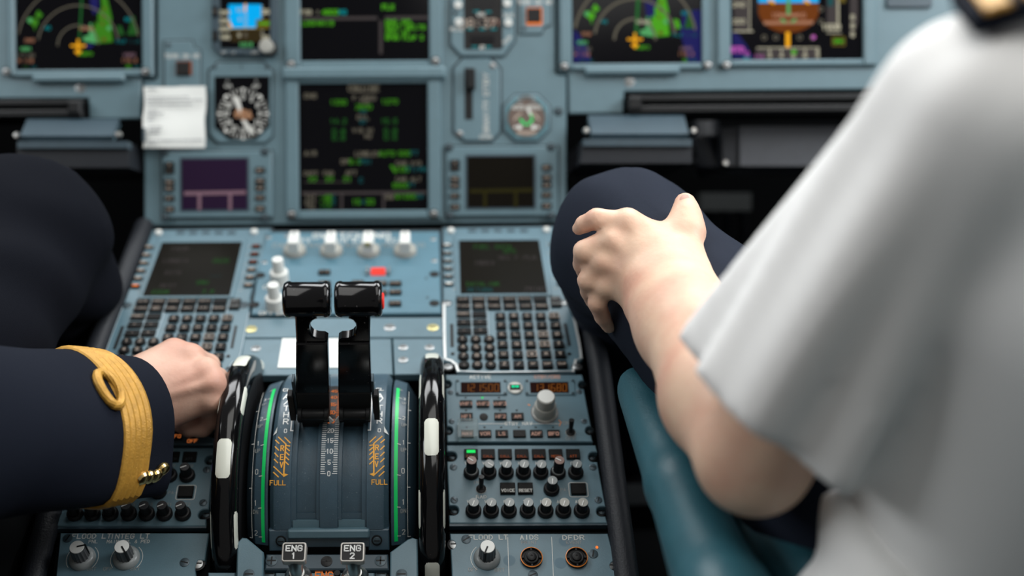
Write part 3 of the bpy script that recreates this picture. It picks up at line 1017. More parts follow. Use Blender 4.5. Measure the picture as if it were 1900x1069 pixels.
# ------------------------------------------------------------------ message displays with side buttons
def message_display(label, fx0, fy0, fx1, fy1, sx0, sy0, sx1, sy1, lx, ly, rx, ry, glass, ink):
    u = Unit(MIP, 'message_display', label, 'display', (fx0 + fx1) / 2, (fy0 + fy1) / 2)
    u.rect('frame', fx0, fy0, fx1, fy1, 0, 0.006, BLUE, 0.002, 0.003)
    u.gap([(fx0, fy0), (fx1, fy0), (fx1, fy1), (fx0, fy1)], .0013)
    u.rect('screen_rim', sx0 - 4, sy0 - 4, sx1 + 4, sy1 + 4, 0.006, 0.0066, DARKBLUE, 0.0006)
    scr = u.rect('screen', sx0, sy0, sx1, sy1, 0.0066, 0.007, glass, 0)
    S = Screen(u, scr, 0.0071)
    yl = sy0 + (sy1 - sy0) * .67
    S.line([(sx0 + 8, yl + 1), (sx1 - 6, yl - 1)], ink, 7)
    S.line([(sx0 + 33, yl), (sx0 + 33, sy1 - 2)], ink, 6); S.line([(sx0 + 90, yl), (sx0 + 90, sy1 - 2)], ink, 6)
    S.done()
    for X, ys, words in ((lx, ly, ('+', '-', 'MSG', 'PRT', 'AFT', 'LOG')), (rx, ry, ('BRT', 'PGE', 'ACK', 'CLO', 'SND'))):
        for y, t in zip(ys, words):
            o = u.at('button', key_mesh(0.0118, 0.0075 if t != '+' else 0.007, 0.0025, KEY, 0.0018 if t in '+-BRT' else 0.0008), X, y, 0.006)
            part('legend', legend(t, 0.0026 if len(t) > 1 else 0.004, WARM), o, (0, 0, 0.0026))
    for x, y in ((fx0 + 5, fy0 + 3), (fx1 - 14, fy0 + 2), (fx0 + 7, fy1 - 1), (fx1 - 14, fy1 - 1)):
        c = u.p(x, y, 0.006)
        part('fastener', recess_screw_mesh(0.0038, DSCREW), u.root, (c[0], c[1], 0.0058))


message_display('small purple-black message display with side buttons under the compass dial', 300, 280, 505, 405, 337, 295, 459, 389, 315, (306, 317, 338, 350, 368, 388), 483, (316, 336, 349, 367, 387), GLASSP, E_P)
message_display('small unlit black message display with side buttons under the lever panel', 828, 271, 1036, 402, 867, 290, 991, 385, 844, (302, 312, 332, 345, 364, 384), 1014, (311, 330, 344, 362, 382), GLASSK, E_OD)


# ------------------------------------------------------------------ things under the main panel (dark)
def fold_table(label, x0, x1, y0, y1, py):
    u = Unit(MIP, 'folding_table', label, 'table', (x0 + x1) / 2, (y0 + y1) / 2)
    a, b = u.p(x0, y0), u.p(x1, y1)
    wd, hd, cy = abs(b[0] - a[0]), abs(b[1] - a[1]), (a[1] + b[1]) / 2
    part('housing', G().box((0, cy, -0.012), (wd, hd, 0.018)).mesh('housing', MATTE), u.root)
    part('table_leaf', G().box((0, cy + hd * .22, 0.003), (wd * .98, hd * .26, 0.016), 0, None, 0.002).mesh('table_leaf', BLACK), u.root)
    part('table_leaf', G().box((0, cy - hd * .22, 0.005), (wd * .98, hd * .30, 0.02), 0, None, 0.002).mesh('table_leaf', BLACK), u.root)
    part('latch', G().box(((wd / 2 - 0.012) * (1 if x0 < 500 else -1), cy, 0.008), (0.016, hd * .5, 0.022), 0, None, 0.002).mesh('latch', BLACK), u.root)


fold_table('stowed black folding table in the slot below the side panel by the jacketed person', -330, 164, 183, 226, 0)
fold_table('stowed black folding table in the slot beside the white shirted shoulder', 1156, 2000, 172, 214, 0)


def footrest(label, T4, body, bolts, D):
    """ribbed metal tread on a dark body, tilted between two side brackets"""
    p = [W(x, y, d) for (x, y), d in zip(T4, (D + .045, D + .045, D, D))]
    o = (p[0] + p[1] + p[2] + p[3]) / 4
    root = thing('footrest', label, 'footrest', Matrix.Translation(o))
    L = [q - o for q in p]
    n = (L[1] - L[0]).cross(L[3] - L[0]).normalized()
    if n.y > 0:
        n = -n
    g = G()
    N = 9
    for k in range(N):
        f0, f1 = k / N + .01, (k + .72) / N
        a, b, c, d = L[0].lerp(L[3], f0), L[1].lerp(L[2], f0), L[1].lerp(L[2], f1), L[0].lerp(L[3], f1)
        h = n * .003
        g.add([a, b, c, d, a + h, b + h, c + h, d + h], [(4, 5, 6, 7), (0, 1, 5, 4), (1, 2, 6, 5), (2, 3, 7, 6), (3, 0, 4, 7)])
    part('tread', g.mesh('tread', BLUE, 0), root)
    g = G().add([L[0], L[1], L[2], L[3]] + [q - n * .006 for q in L], [(0, 1, 2, 3), (7, 6, 5, 4), (0, 4, 5, 1), (1, 5, 6, 2), (2, 6, 7, 3), (3, 7, 4, 0)])
    part('tread_base', g.mesh('tread_base', DARKBLUE, 0), root)
    q = [W(x, y, D + .004) - o for x, y in body]
    back = AX * 0.16
    g = G().add(q + [v + back for v in q], [(0, 1, 2, 3), (0, 4, 5, 1), (1, 5, 6, 2), (2, 6, 7, 3), (3, 7, 4, 0), (7, 6, 5, 4)])
    part('body', g.mesh('body', CHAR, 0), root)
    (x0, yy0), (x1, yy1) = body[0], body[1]
    q = [W(x, y, D - .002) - o for x, y in ((x0, yy0), (x1, yy1), (x1, yy1 + 13), (x0, yy0 + 13))]
    g = G().add(q + [v + AX * .02 for v in q], [(0, 1, 2, 3), (0, 4, 5, 1), (1, 5, 6, 2), (2, 6, 7, 3), (3, 7, 4, 0)])
    part('front_lip', g.mesh('front_lip', DARKBLUE, 0), root)
    for x, y in bolts:
        part('bolt', cached('bolt', lambda: G().lathe([(0.004, 0), (0.004, 0.004), (0.003, 0.006), (0, 0.0062)], 10).mesh('bolt', STEEL)), root, M=Matrix.Translation(W(x, y, D - .004) - o) @ MIP.M.to_3x3().to_4x4())


footrest('ribbed blue-grey footrest bar above the dark knee of the jacketed person', ((52, 229), (223, 229), (211, 261), (39, 261)), ((32, 262), (236, 262), (240, 311), (30, 311)), ((33, 252), (221, 250)), 1.355)
footrest('ribbed blue-grey footrest bar above the navy knee with the resting hand', ((1090, 222), (1268, 222), (1277, 257), (1097, 257)), ((1083, 258), (1284, 258), (1284, 303), (1077, 303)), ((1087, 243), (1286, 243)), 1.355)

# rounded pedal column housing and stowage box right of the footrest
o = W(1312, 270, 1.50)
root = thing('strut_housing', 'dark rounded upright housing between ribbed footrest and grey stowage box', 'housing', Matrix.Translation(o))
part('body', G().tube([W(1308, 215, 1.52) - o, W(1312, 262, 1.50) - o, W(1310, 300, 1.50) - o, W(1304, 318, 1.52) - o], [0.018, 0.019, 0.019, 0.012], 16).mesh('body', CHAR), root)
o = W(1450, 270, 1.46)
root = thing('stowage_box', 'dark grey stowage box with a strap joint below the folding table slot', 'box', Matrix.Translation(o))


def slab(px0, py0, px1, py1, D, dep, o):
    q = [W(px0, py0, D) - o, W(px1, py0, D) - o, W(px1, py1, D) - o, W(px0, py1, D) - o]
    return G().add(q + [v + AX * dep for v in q], [(0, 1, 2, 3), (0, 4, 5, 1), (1, 5, 6, 2), (2, 6, 7, 3), (3, 7, 4, 0), (7, 6, 5, 4)])


part('end_panel', slab(1341, 236, 1370, 308, 1.455, .12, o).mesh('end_panel', CHAR, 0), root)
part('front_panel', slab(1373, 234, 1760, 308, 1.45, .12, o).mesh('front_panel', mat('grey_stowage_plastic', (0.050, 0.055, 0.065), 0.5, noise=.2), 0), root)
part('bolt', CACHE['bolt'], root, M=Matrix.Translation(W(1345, 303, 1.45) - o) @ MIP.M.to_3x3().to_4x4())
for lab, dx in (('dark rudder pedal with upright struts beyond the navy knee and resting hand', 0), ('dark rudder pedal under the stowage box, farther from the pedestal', 330)):
    o = W(1348 + dx, 380, 1.70)
    root = thing('rudder_pedal', lab, 'pedal', Matrix.Translation(o))
    part('pedal_pad', slab(1300 + dx, 358, 1394 + dx, 391, 1.70, .03, o).mesh('pedal_pad', mat('worn_black_pedal', (0.035, 0.04, 0.04), 0.6), 0), root)
    for x in (1316, 1346, 1376):
        part('strut', G().tube([W(x + dx, 385, 1.72) - o, W(x + dx + 4, 430, 1.74) - o, Vector((W(x + dx + 6, 430, 1.74).x - o.x, 1.62 - o.y, .003 - o.z))], 0.008, 8).mesh('strut', CHAR), root)

# ------------------------------------------------------------------ pedestal
HW = 0.252


def prof(fr, v, w_):
    p = fr.O + fr.ey * v + fr.ez * w_
    return p.y, p.z


vM0 = MCD.hit(930, 418)[1]
vR1 = REAR.hit(930, 1130)[1]
root = thing('pedestal', 'long dark centre pedestal between the two seats carrying all the keyboards and radio panels', 'pedestal', Matrix.Translation((0, REAR.O.y, 0)))
y0 = REAR.O.y


def yz_body(x0, x1, dz, name, m):
    pr_ = [prof(MCD, vM0, dz), prof(MCD, 0.0 + MCD.hit(900, 690)[1], dz), prof(REAR, vR1, dz)]
    pts = [(y - y0, z) for y, z in pr_] + [(pr_[2][0] - y0, 0.002), (pr_[0][0] - y0, 0.002)]
    T = Matrix(((0, 0, 1, x0), (1, 0, 0, 0), (0, 1, 0, 0), (0, 0, 0, 1)))
    part(name, G().prism(pts, 0, x1 - x0, 0, 0, T).mesh(name, m, 0), root)


yz_body(-HW, -0.110, -0.014, 'body_side', MATTE)
yz_body(0.110, HW, -0.014, 'body_side', MATTE)
yz_body(-0.079, 0.079, -0.09, 'body_core', MATTE)
for sg in (-1, 1):
    x = sg * (HW + 0.010)
    P = [Vector((x, prof(MCD, vM0, .003)[0] - y0, prof(MCD, vM0, .003)[1])), Vector((x, *[a - b for a, b in zip(prof(REAR, 0.0, .002), (y0, 0))])), Vector((x + sg * .001, prof(REAR, vR1, .002)[0] - y0, prof(REAR, vR1, .002)[1]))]
    part('side_rail', G().tube(P, 0.0115, 12).mesh('side_rail', CHAR), root)
    P2 = [(p.x, p.y, p.z - .01) for p in P]
    g = G()
    for a, b in zip(P2[:-1], P2[1:]):
        V = []
        for q in (a, b):
            V += [(q[0] - .010, q[1], q[2]), (q[0] + .010, q[1], q[2]), (q[0] + .010, q[1], 0.002), (q[0] - .010, q[1], 0.002)]
        g.add(V, [(0, 1, 5, 4), (1, 2, 6, 5), (2, 3, 7, 6), (3, 0, 4, 7), (0, 3, 2, 1), (4, 5, 6, 7)])
    part('side_skirt', g.mesh('side_skirt', MATTE, 0), root)


# ------------------------------------------------------------------ keyboard units
def lerp2(a, b, t):
    return a[0] + (b[0] - a[0]) * t, a[1] + (b[1] - a[1]) * t


def keyboard_unit(label, du, lit, worn):
    u = Unit(MCD, 'keyboard_unit', label, 'keyboard', 940, 560, None, du)
    out = [(822, 423), (1041, 420), (1046, 470), (1052, 545), (1060, 566), (1079, 650), (1081, 667), (1070, 671), (1067, 690), (848, 692), (845, 676), (823, 670), (822, 560)]
    u.plate('backing', [(x + (2 if x > 900 else -2), y + (1 if y > 500 else -1)) for x, y in out], -0.013, 0.0, SEAM, 0)
    u.plate('face_plate', out, 0.0, 0.004, BLUE2, 0.0012)
    # screen with bezel
    so = [(843, 438), (1006, 437), (1024, 548), (848, 549)]
    u.plate('screen_bezel', so, 0.004, 0.0062, BLUE2, 0.001)
    scr = u.plate('screen', [(851, 446), (1000, 445), (1016, 544), (854, 545)], 0.0062, 0.0065, GLASSK, 0)
    g = G()
    gd = {}

    def st(t, x, y, h, m):
        if m.name not in gd:
            gd[m.name] = (G(), m)
        gg = gd[m.name][0]
        L = text(t, h, x, 0, -1, 1.15)
        gg.strip([[u.p(px, y - py, 0.0066) for px, py in l] for l in L], h * .2 * 0.00062, 0.0067)
    if not lit:
        for t, x, y, m in (('FUEL DATA', 880, 458, E_GD), ('GPS', 935, 466, E_GD), ('INDEX', 880, 488, E_GR), ('SEC F-PLN', 925, 478, E_GR), ('DATALINK', 866, 527, E_GD), ('RETURN', 868, 538, E_CD), ('PRINT', 975, 536, E_GR)):
            st(t, x, y, 7, m)
    else:
        for t, x, y, m in (('FROM', 875, 458, E_GR), ('LOWW14', 868, 480, E_GR), ('0625', 960, 480, E_GD), ('D276', 880, 502, E_GR), ('---', 965, 508, E_CD), ('SNU', 945, 520, E_GD), ('DEST', 880, 526, E_GR), ('EDDM', 870, 538, E_GD), ('3.8', 962, 537, E_GD)):
            st(t, x, y, 7, m)
    for gg, m in gd.values():
        part('symbols', gg.mesh('symbols', m, 0), scr, (-scr.location.x, -scr.location.y, -scr.location.z), kind='stuff')
    # line select keys
    km = key_mesh(0.0105, 0.0062, 0.0026, KEY, 0.0008)
    for sx0, sy0, sx1, sy1, side in ((829.5, 457, 833, 529, 0), (1028, 455, 1042, 527, 1)):
        for k in range(6):
            x, y = sx0 + (sx1 - sx0) * k / 5, sy0 + (sy1 - sy0) * k / 5
            o = u.at('line_key', km, x, y, 0.004)
            m = (ORD if side and k < 3 else (ORL if (k == 5 and not side) else WARM)) if lit else (OFFW if k in (0, 5) else DIMW)
            part('legend', cached(('dash', m.name, lit), lambda: G().box((0, 0, 0), (0.0068, 0.0028, 0.0003)).mesh('legend', m)), o, (0, 0, 0.0027))
    g = G()
    for side, (ax_, ay_, bx_, by_) in enumerate(((838, 452, 843, 534), (1016, 450, 1031, 532))):
        for k in range(6):
            x, y = ax_ + (bx_ - ax_) * k / 5, ay_ + (by_ - ay_) * k / 5
            g.strip([[u.p(x - 3, y + 4, .0042), u.p(x + 3, y + 2, .0042)]], 0.0011, 0.0043)
    part('pointer_lines', g.mesh('pointer_lines', DIMW, 0), u.root)
    # annunciators and corner studs
    am = key_mesh(0.0105, 0.0055, 0.0010, DARKBLUE, 0.0006)
    for x, t in zip((877, 900, 924, 948, 972), ('FM1', 'IND', 'RDY', 'BLK', 'FM2')):
        o = u.at('annunciator', am, x, 428.5, 0.004)
        part('legend', legend(t, 0.0028, SEAM), o, (0, 0, 0.0011))
    stud = cached('stud', lambda: G().lathe([(0.0042, 0), (0.0042, 0.003), (0.003, 0.0042), (0, 0.0045)], 14).mesh('stud', KNOBW))
    for x, y in ((837, 430), (1014, 428.5)):
        u.at('stud', stud, x, y, 0.004)
    # function keys
    def grid(c00, c01, c10, c11, nr, nc):
        a, b, c, d = [u.p(*q, 0.006) for q in (c00, c01, c10, c11)]
        for r in range(nr):
            for q in range(nc):
                fr_ = r / max(1, nr - 1); fq = q / max(1, nc - 1)
                yield r, q, lerp2(lerp2(a, b, fq), lerp2(c, d, fq), fr_)
    fk = key_mesh(0.0150, 0.0098, 0.003, KEY, 0.0006)
    F1 = (('DIR', 'PROG', 'PERF', 'INIT', 'DATA', ''), ('F-PLN', 'RAD NAV', 'FUEL', 'SEC', 'ATC', 'MENU'))
    for r, q, c in grid((859, 555.5), (1002, 554.5), (859.5, 568.5), (1005, 568), 2, 6):
        o = part('function_key', fk, u.root, (c[0], c[1], 0.004))
        t = F1[r][q]
        if t:
            ws = t.split(' ')
            for i, wd in enumerate(ws):
                part('legend', legend(wd, 0.0027 if len(ws) == 1 else 0.0024, WARM, wide=0.95 if len(wd) > 4 else 1.1), o, (0, 0.0018 * (len(ws) - 1) * (1 - 2 * i), 0.0031))
    bk = key_mesh(0.0115, 0.0185, 0.003, GREYKEY, 0.0006)
    o = u.at('brightness_key', bk, 1031, 562, 0.004)
    part('legend', legend('BRT', 0.0030, DIMW), o, (0, 0.005, 0.0031)); part('legend', legend('DIM', 0.0030, DIMW), o, (0, -0.005, 0.0031))
    N1 = (('PORT', ''), ('<', '^'), ('-', '+'))
    for r, q, c in grid((860, 583), (889.5, 583), (861.5, 614), (891.5, 613.5), 3, 2):
        o = part('function_key', fk, u.root, (c[0], c[1], 0.004))
        if N1[r][q]:
            part('legend', legend(N1[r][q], 0.0034, WARM), o, (0, 0, 0.0031))
    lk = key_mesh(0.0108, 0.0108, 0.0035, KEY, 0.001)
    lkw = key_mesh(0.0108, 0.0108, 0.0035, GREYKEY, 0.001)
    LET = 'ABCDEFGHIJKLMNOPQRSTUVWXYZ/  '
    for r, q, c in grid((928.4, 587), (1028, 586.5), (935.8, 677), (1042.5, 676.5), 6, 5):
        i = r * 5 + q
        t = LET[i] if i < 27 else ('SP', 'OVF', 'CLR')[i - 27]
        o = part('letter_key', lkw if t in 'ENSW' else lk, u.root, (c[0], c[1], 0.004))
        part('legend', legend(t, 0.0043 if len(t) == 1 else 0.0027, WARM, t=.0007 if len(t) == 1 else None), o, (0, 0, 0.0036))
        if t in 'ENSW':
            part('key_outline', cached('keyout', lambda: G().strip([[(-.0046, -.0046), (.0046, -.0046), (.0046, .0046), (-.0046, .0046), (-.0046, -.0046)]], 0.0006).mesh('key_outline', WARM, 0)), o, (0, 0, 0.0036))
    nk = rkey_mesh(0.0058, 0.0035, KEY)
    for r, q, c in grid((858, 629.5), (907.5, 629.5), (861, 677), (910.5, 677), 4, 3):
        o = part('number_key', nk, u.root, (c[0], c[1], 0.004))
        part('legend', legend(('123', '456', '789', '.0+')[r][q], 0.0044, WARM, t=.0007), o, (0, 0, 0.0036))
    # slots, guide lines, worn rim
    for pts in (((835, 601), (841, 601), (842, 643), (836, 643)), ((1046, 600), (1051, 600), (1059, 641), (1054, 641))):
        u.plate('finger_slot', list(pts), 0.004, 0.0046, BLACK, 0)
    g = G()
    fx = [848.5, 873, 901.5, 930.5, 959.5, 989, 1018]
    for x in fx:
        g.strip([[u.p(x, 549, .0042), u.p(x + (x - 848) * .012, 576, .0042)]], 0.0009, 0.0043)
    for y in (548.5, 562, 575.5):
        g.strip([[u.p(848, y, .0042), u.p(1019, y - .5, .0042)]], 0.0009, 0.0043)
    for x in (848.5, 874.5, 905):
        g.strip([[u.p(x, 575.5, .0042), u.p(x + 1.5, 622, .0042)]], 0.0009, 0.0043)
    for y in (591, 606, 621.5):
        g.strip([[u.p(849.5, y, .0042), u.p(906, y, .0042)]], 0.0009, 0.0043)
    part('guide_lines', g.mesh('guide_lines', mat('pale_blue_guide_line', (0.30, 0.38, 0.42), .5) if 'pale_blue_guide_line' not in MATS else MATS['pale_blue_guide_line'], 0), u.root)
    rim = [(824, 565), (824.5, 620), (826, 666), (837, 669), (846, 676), (850, 688), (900, 690.5), (1063, 688.5), (1068, 668), (1078, 664), (1076, 645), (1062, 575)]
    g = G()
    for a_, b_ in zip(rim[:-1], rim[1:]):
        side_ = abs(b_[1] - a_[1]) > 12 or (worn and a_[0] < 850 and a_[1] > 660 and b_[0] < 851)
        g.strip([u.P([a_, b_], .0046)], (0.0027 if side_ else 0.0009) if worn else 0.0010, 0.0047)
    part('worn_rim', g.mesh('worn_rim', SILVER if worn else MATS['pale_blue_guide_line'], 0), u.root)
    for x, y in ((831, 681), (1071, 681), (829, 563), (1047, 562)):
        c = u.p(x, y, .004)
        part('fastener', recess_screw_mesh(0.0045, SCREW if worn else DSCREW), u.root, (c[0], c[1], 0.0035))
    for x, y in ((840, 657), (1056, 657)):
        u.at('button', rkey_mesh(0.002, 0.001, BLACK), x, y, 0.004)


keyboard_unit('alphabet keyboard unit with dark screen partly under the clenched hand, amber-lit side keys', -0.3535, True, False)
keyboard_unit('alphabet keyboard unit beside the navy knee, with worn silver lower rim', 0.0, False, True)

# ------------------------------------------------------------------ display switching panel (top centre of pedestal)
u = Unit(MCD, 'switching_panel', 'blue switching panel with four white rotary knobs and a lit red lamp behind the levers', 'panel', 650, 505)
u.plate('backing', [(486, 428), (818, 426), (822, 586), (460, 588)], -0.013, 0, SEAM, 0)
u.plate('face_plate', [(490, 431), (815, 429), (819, 581), (466, 583)], 0, 0.004, mat('blue_switching_panel_paint', (0.066, 0.152, 0.200), 0.4, noise=.1, scale=50), 0.0012)
u.leg('SWITCHING', 652, 437.5, 9, OFFW, 0.0042, 1.0)
rk = cached('rotary', lambda: G().lathe([(0.0135, 0), (0.0135, 0.004), (0.0120, 0.0065), (0, 0.0068)], 28).mesh('rotary_knob', KNOBG))


def grip():
    g = G()
    pts = [(-0.0062, -0.012), (0.0062, -0.012), (0.0058, 0.0125), (0.0042, 0.0145), (-0.0042, 0.0145), (-0.0058, 0.0125)]
    g.prism(pts, 0.006, 0.021, 0.0012)
    return g.mesh('knob_grip', KNOBW)


gm = cached('grip', grip)
pm = cached('gpoint', lambda: G().box((0, 0.0085, 0.0212), (0.0016, 0.010, 0.0006)).mesh('pointer', DARKBLUE))
for i, x in enumerate((547, 615, 684, 752)):
    o = u.at('rotary_knob', rk, x, 468, 0.004)
    part('knob_grip', gm, o, (0, 0, 0))
    part('pointer', pm, o, (0, 0, 0))
    if i == 2:
        part('tip_mark', G().box((0, -0.0118, 0.018), (0.006, 0.0008, 0.006)).mesh('tip_mark', BRASS), o)
    for dx, t in ((-20, 'CAPT'), (20, 'F/O')):
        u.leg(t, x + dx, 455, 6, DIMW, 0.0042)
    u.leg(('ATT', 'AIR', 'EIS', 'ECAM')[i], x + 14 * (-1 if i > 1 else 1), 446, 6, OFFW, 0.0042)
bl = cached('bright', lambda: G().lathe([(0.0105, 0), (0.0105, 0.012), (0.0098, 0.013), (0.0068, 0.0135), (0.0065, 0.028), (0.006, 0.0295), (0, 0.030)], 24, 0, None, ((3, 4), 0.0003)).mesh('brightness_knob', KNOBW))
for x, y, t in ((519, 521, 'UPPER'), (511, 569, 'LOWER')):
    u.at('brightness_knob', bl, x, y, 0.004)
    u.leg('OFF', x - 16, y + 12, 6, OFFW, 0.0042); u.leg('BRT', x + 16, y + 12, 6, OFFW, 0.0042)
sk = key_mesh(0.0135, 0.0085, 0.0028, KEY, 0.0012)
for x, y, t in ((602, 507, 'T.O'), (733.7, 528, 'HYD'), (733.7, 544, 'BLD'), (733, 565, 'STS'), (707, 528, 'ENG'), (707, 545, 'FUEL'), (664, 527, 'CLR'), (664, 545, 'ALL'), (602, 528, 'RCL')):
    o = u.at('button', sk, x, y, 0.004)
    part('legend', legend(t, 0.0034, WARM), o, (0, 0, 0.0029))
o = u.at('emergency_button', key_mesh(0.0165, 0.0105, 0.004, REDL, 0.0012), 701.7, 506, 0.004, label='lit red button')
for dx in (-0.0125, 0.0125):
    part('guard', cached('guard', lambda: G().box((0, 0, 0.002), (0.002, 0.013, 0.006), 0, None, .0005).mesh('guard', SCREW)), o, (dx, 0, 0))
for x, y in ((806, 509), (806, 563), (483, 511), (472, 566)):
    u.at('fastener', recess_screw_mesh(0.0042, BLACK), x, y, 0.004)
for x, y in ((499, 441), (533, 438), (804, 444), (491, 487), (806, 484)):
    u.at('screw', screw_mesh(0.0034, SCREW), x, y, 0.004)
for x, y in ((791, 516), (793, 552)):
    u.at('mark', G().box((0, 0, 0), (.003, .003, .0004)).mesh('mark', DARKBLUE), x, y, 0.0042)

# cover plates behind the quadrant
u = Unit(MCD, 'cover_plate', 'plain blue-grey strip plate with brass screws just behind the thrust levers', 'plate', 640, 608)
u.plate('plate', [(460, 590), (821, 588), (823, 626), (447, 627)], -0.006, 0.003, BLUE2, 0.0012)
for x, y, m in ((466, 611, BRASS), (723, 608, SCREW), (803, 608, BRASS)):
    u.at('screw', screw_mesh(0.0062, m), x, y, 0.003)
u = Unit(MCD, 'cover_plate', 'large plain blue-grey plate below the white card, behind the trim wheels', 'plate', 560, 660)
u.plate('plate', [(447, 629), (726, 628.5), (729, 695), (425, 697)], -0.006, 0.002, BLUE2, 0.0008)
u.at('screw', screw_mesh(0.0052, SCREW), 475, 647, 0.002)
u = Unit(MCD, 'cover_plate', 'narrow blue-grey plate with small fasteners, behind the trim wheel next to the radio panel', 'plate', 775, 660)
u.plate('plate', [(729, 628.5), (823, 628), (824, 694), (732, 695)], -0.006, 0.002, BLUE2, 0.0008)
for x, y in ((748, 645), (797, 645), (748, 668)):
    u.at('screw', screw_mesh(0.0050, SCREW), x, y, 0.002)
u = Unit(MCD, 'card', 'blank white card lying on the blue plate behind the thrust levers', 'card', 572, 655)
u.plate('sheet', [(524, 628), (641, 628), (641, 682), (515, 682)], 0.0022, 0.003, PAPER, 0)

# ------------------------------------------------------------------ thrust quadrant (drum shaped)
VC, WC = -0.105, -0.055
QM = REAR.M @ Matrix.Translation((-0.0015, VC, WC))
RD = 0.115


def dome(uu, a, r):
    return (uu, r * sin(a), r * cos(a))


def dpx(uu, a, r):
    p = QM @ Vector(dome(uu, a, r)) - CAM
    d = p.dot(AX)
    return PX + F * p.dot(RT) / d, PY - F * p.dot(UP) / d


def aof(py, r, uu=0.0):
    lo, hi = rad(-85), rad(30)
    for _ in range(40):
        m = (lo + hi) / 2
        if dpx(uu, m, r)[1] > py:
            lo = m
        else:
            hi = m
    return (lo + hi) / 2


def uof(px, a, r):
    x0, x1 = dpx(0, a, r)[0], dpx(0.01, a, r)[0]
    return (px - x0) / (x1 - x0) * 0.01


def sweep(prof_, a0, a1, n, mats_, name, parent, closed=False, label=None):
    V, Fc = [], []
    k = len(prof_)
    for j in range(n + 1):
        a = a0 + (a1 - a0) * j / n
        V += [dome(x, a, r) for x, r in prof_]
    for j in range(n):
        for i in range(k - 1):
            Fc.append((j * k + i, (j + 1) * k + i, (j + 1) * k + i + 1, j * k + i + 1))
    Fc.append(tuple(range(k))); Fc.append(tuple(range(n * k + k - 1, n * k - 1, -1)))
    g = G().add(V, Fc)
    return part(name, g.mesh(name, mats_), parent, label=label)


QT = thing('throttle_quadrant', 'curved dark blue throttle quadrant with numbered scales between the two trim wheels', 'quadrant', QM)
A_F, A_N = rad(52), aof(983, RD)
half = [(0, RD), (.0078, RD), (.0082, .1125), (.0112, .1122), (.0116, .1075), (.0292, .1075), (.0296, .1122), (.0338, .1122), (.0342, RD), (.0475, RD), (.0495, .1142), (.0535, .1085), (.0540, .06)]
pf = [(-x, r) for x, r in half[::-1]] + half[1:]
sweep(pf, A_F, A_N, 44, NAVY, 'housing', QT)
# end blocks closing the two lever slots, and the lip
AT = aof(951, .1075)
for sg in (-1, 1):
    sweep([(sg * .0205 - .0118, .09), (sg * .0205 - .0118, .1130), (sg * .0205 + .0118, .1130), (sg * .0205 + .0118, .09)][::1], aof(965, .112), A_N - .004, 5, BLUE2, 'slot_end', QT)
    sweep([(sg * .0205 - .0091, .09), (sg * .0205 - .0091, .1095), (sg * .0205 + .0091, .1095), (sg * .0205 + .0091, .09)], AT, aof(965, .112) + .002, 3, NAVY, 'slot_step', QT)
a_l = A_N
Tl = Matrix.Translation(Vector(dome(0, a_l, RD))) @ Matrix.Rotation(-a_l, 4, 'X')
part('lip', G().prism(rrect(0.0735, 0.0085, 0.002), -0.02, 0.0045, 0.0015).mesh('lip', BLUE2), QT, M=Tl @ Matrix.Translation((0, -0.003, 0)))
g = G()
g.box((0, -0.010, -0.020), (0.072, 0.012, 0.04))
part('front_face', g.mesh('front_face', DARKBLUE), QT, M=Tl)
for sg in (-1, 1):
    o = part('shoulder', G().box((sg * 0.0447, -0.010, -0.012), (0.0185, 0.020, 0.024), 0, None, 0.001).mesh('shoulder', NAVY), QT, M=Tl)
    part('screw', recess_screw_mesh(0.0036, DSCREW), o, (sg * 0.0430, -0.010, 0.0005))


def mp_at(r):
    return lambda x, y: dome(x, y / RD, r)


def dtext(t, px, py, hpx, m, name='legend', t_=0.15, wide=1.0, align=0, r=RD + .0003, uu=None):
    a = aof(py, r, 0)
    u_ = uof(px, a, r) if uu is None else uu
    h = abs(aof(py - hpx / 2, r) - aof(py + hpx / 2, r)) * RD
    g = G().strip(text(t, h, u_, a * RD, align, wide), h * t_, mp=mp_at(r))
    return part(name, g.mesh(name, m, 0), QT)


# engine power scale in the middle
A0, DA = rad(-25), rad(5.125)
g = G(); ga = G()
for k in range(46):
    a = A0 + DA * k / 5
    L = 0.0030 if k % 5 else 0.0040
    for sg in (-1, 1):
        (g if k < 25 else ga).strip([[(sg * 0.0072, a * RD), (sg * (0.0072 - L), a * RD)]], 0.0007, mp=mp_at(RD + .0003))
part('scale_ticks', g.mesh('scale_ticks', WHITE, 0), QT)
part('scale_ticks', ga.mesh('scale_ticks', AMB, 0), QT, label='amber scale ticks')
for k in range(10):
    a = A0 + DA * k
    g = G().strip(text(str(k * 5), 0.0040, 0, a * RD, 0, 0.8), 0.0007, mp=mp_at(RD + .0003))
    part('scale_number', g.mesh('scale_number', WHITE if k < 5 else AMB, 0), QT)
blk = sweep([(-.0076, .1136), (-.0076, RD + .00012), (.0076, RD + .00012), (.0076, .1136)], A0 + DA * 5.3, A0 + DA * 10, 8, BLACK, 'lit_scale_window', QT)
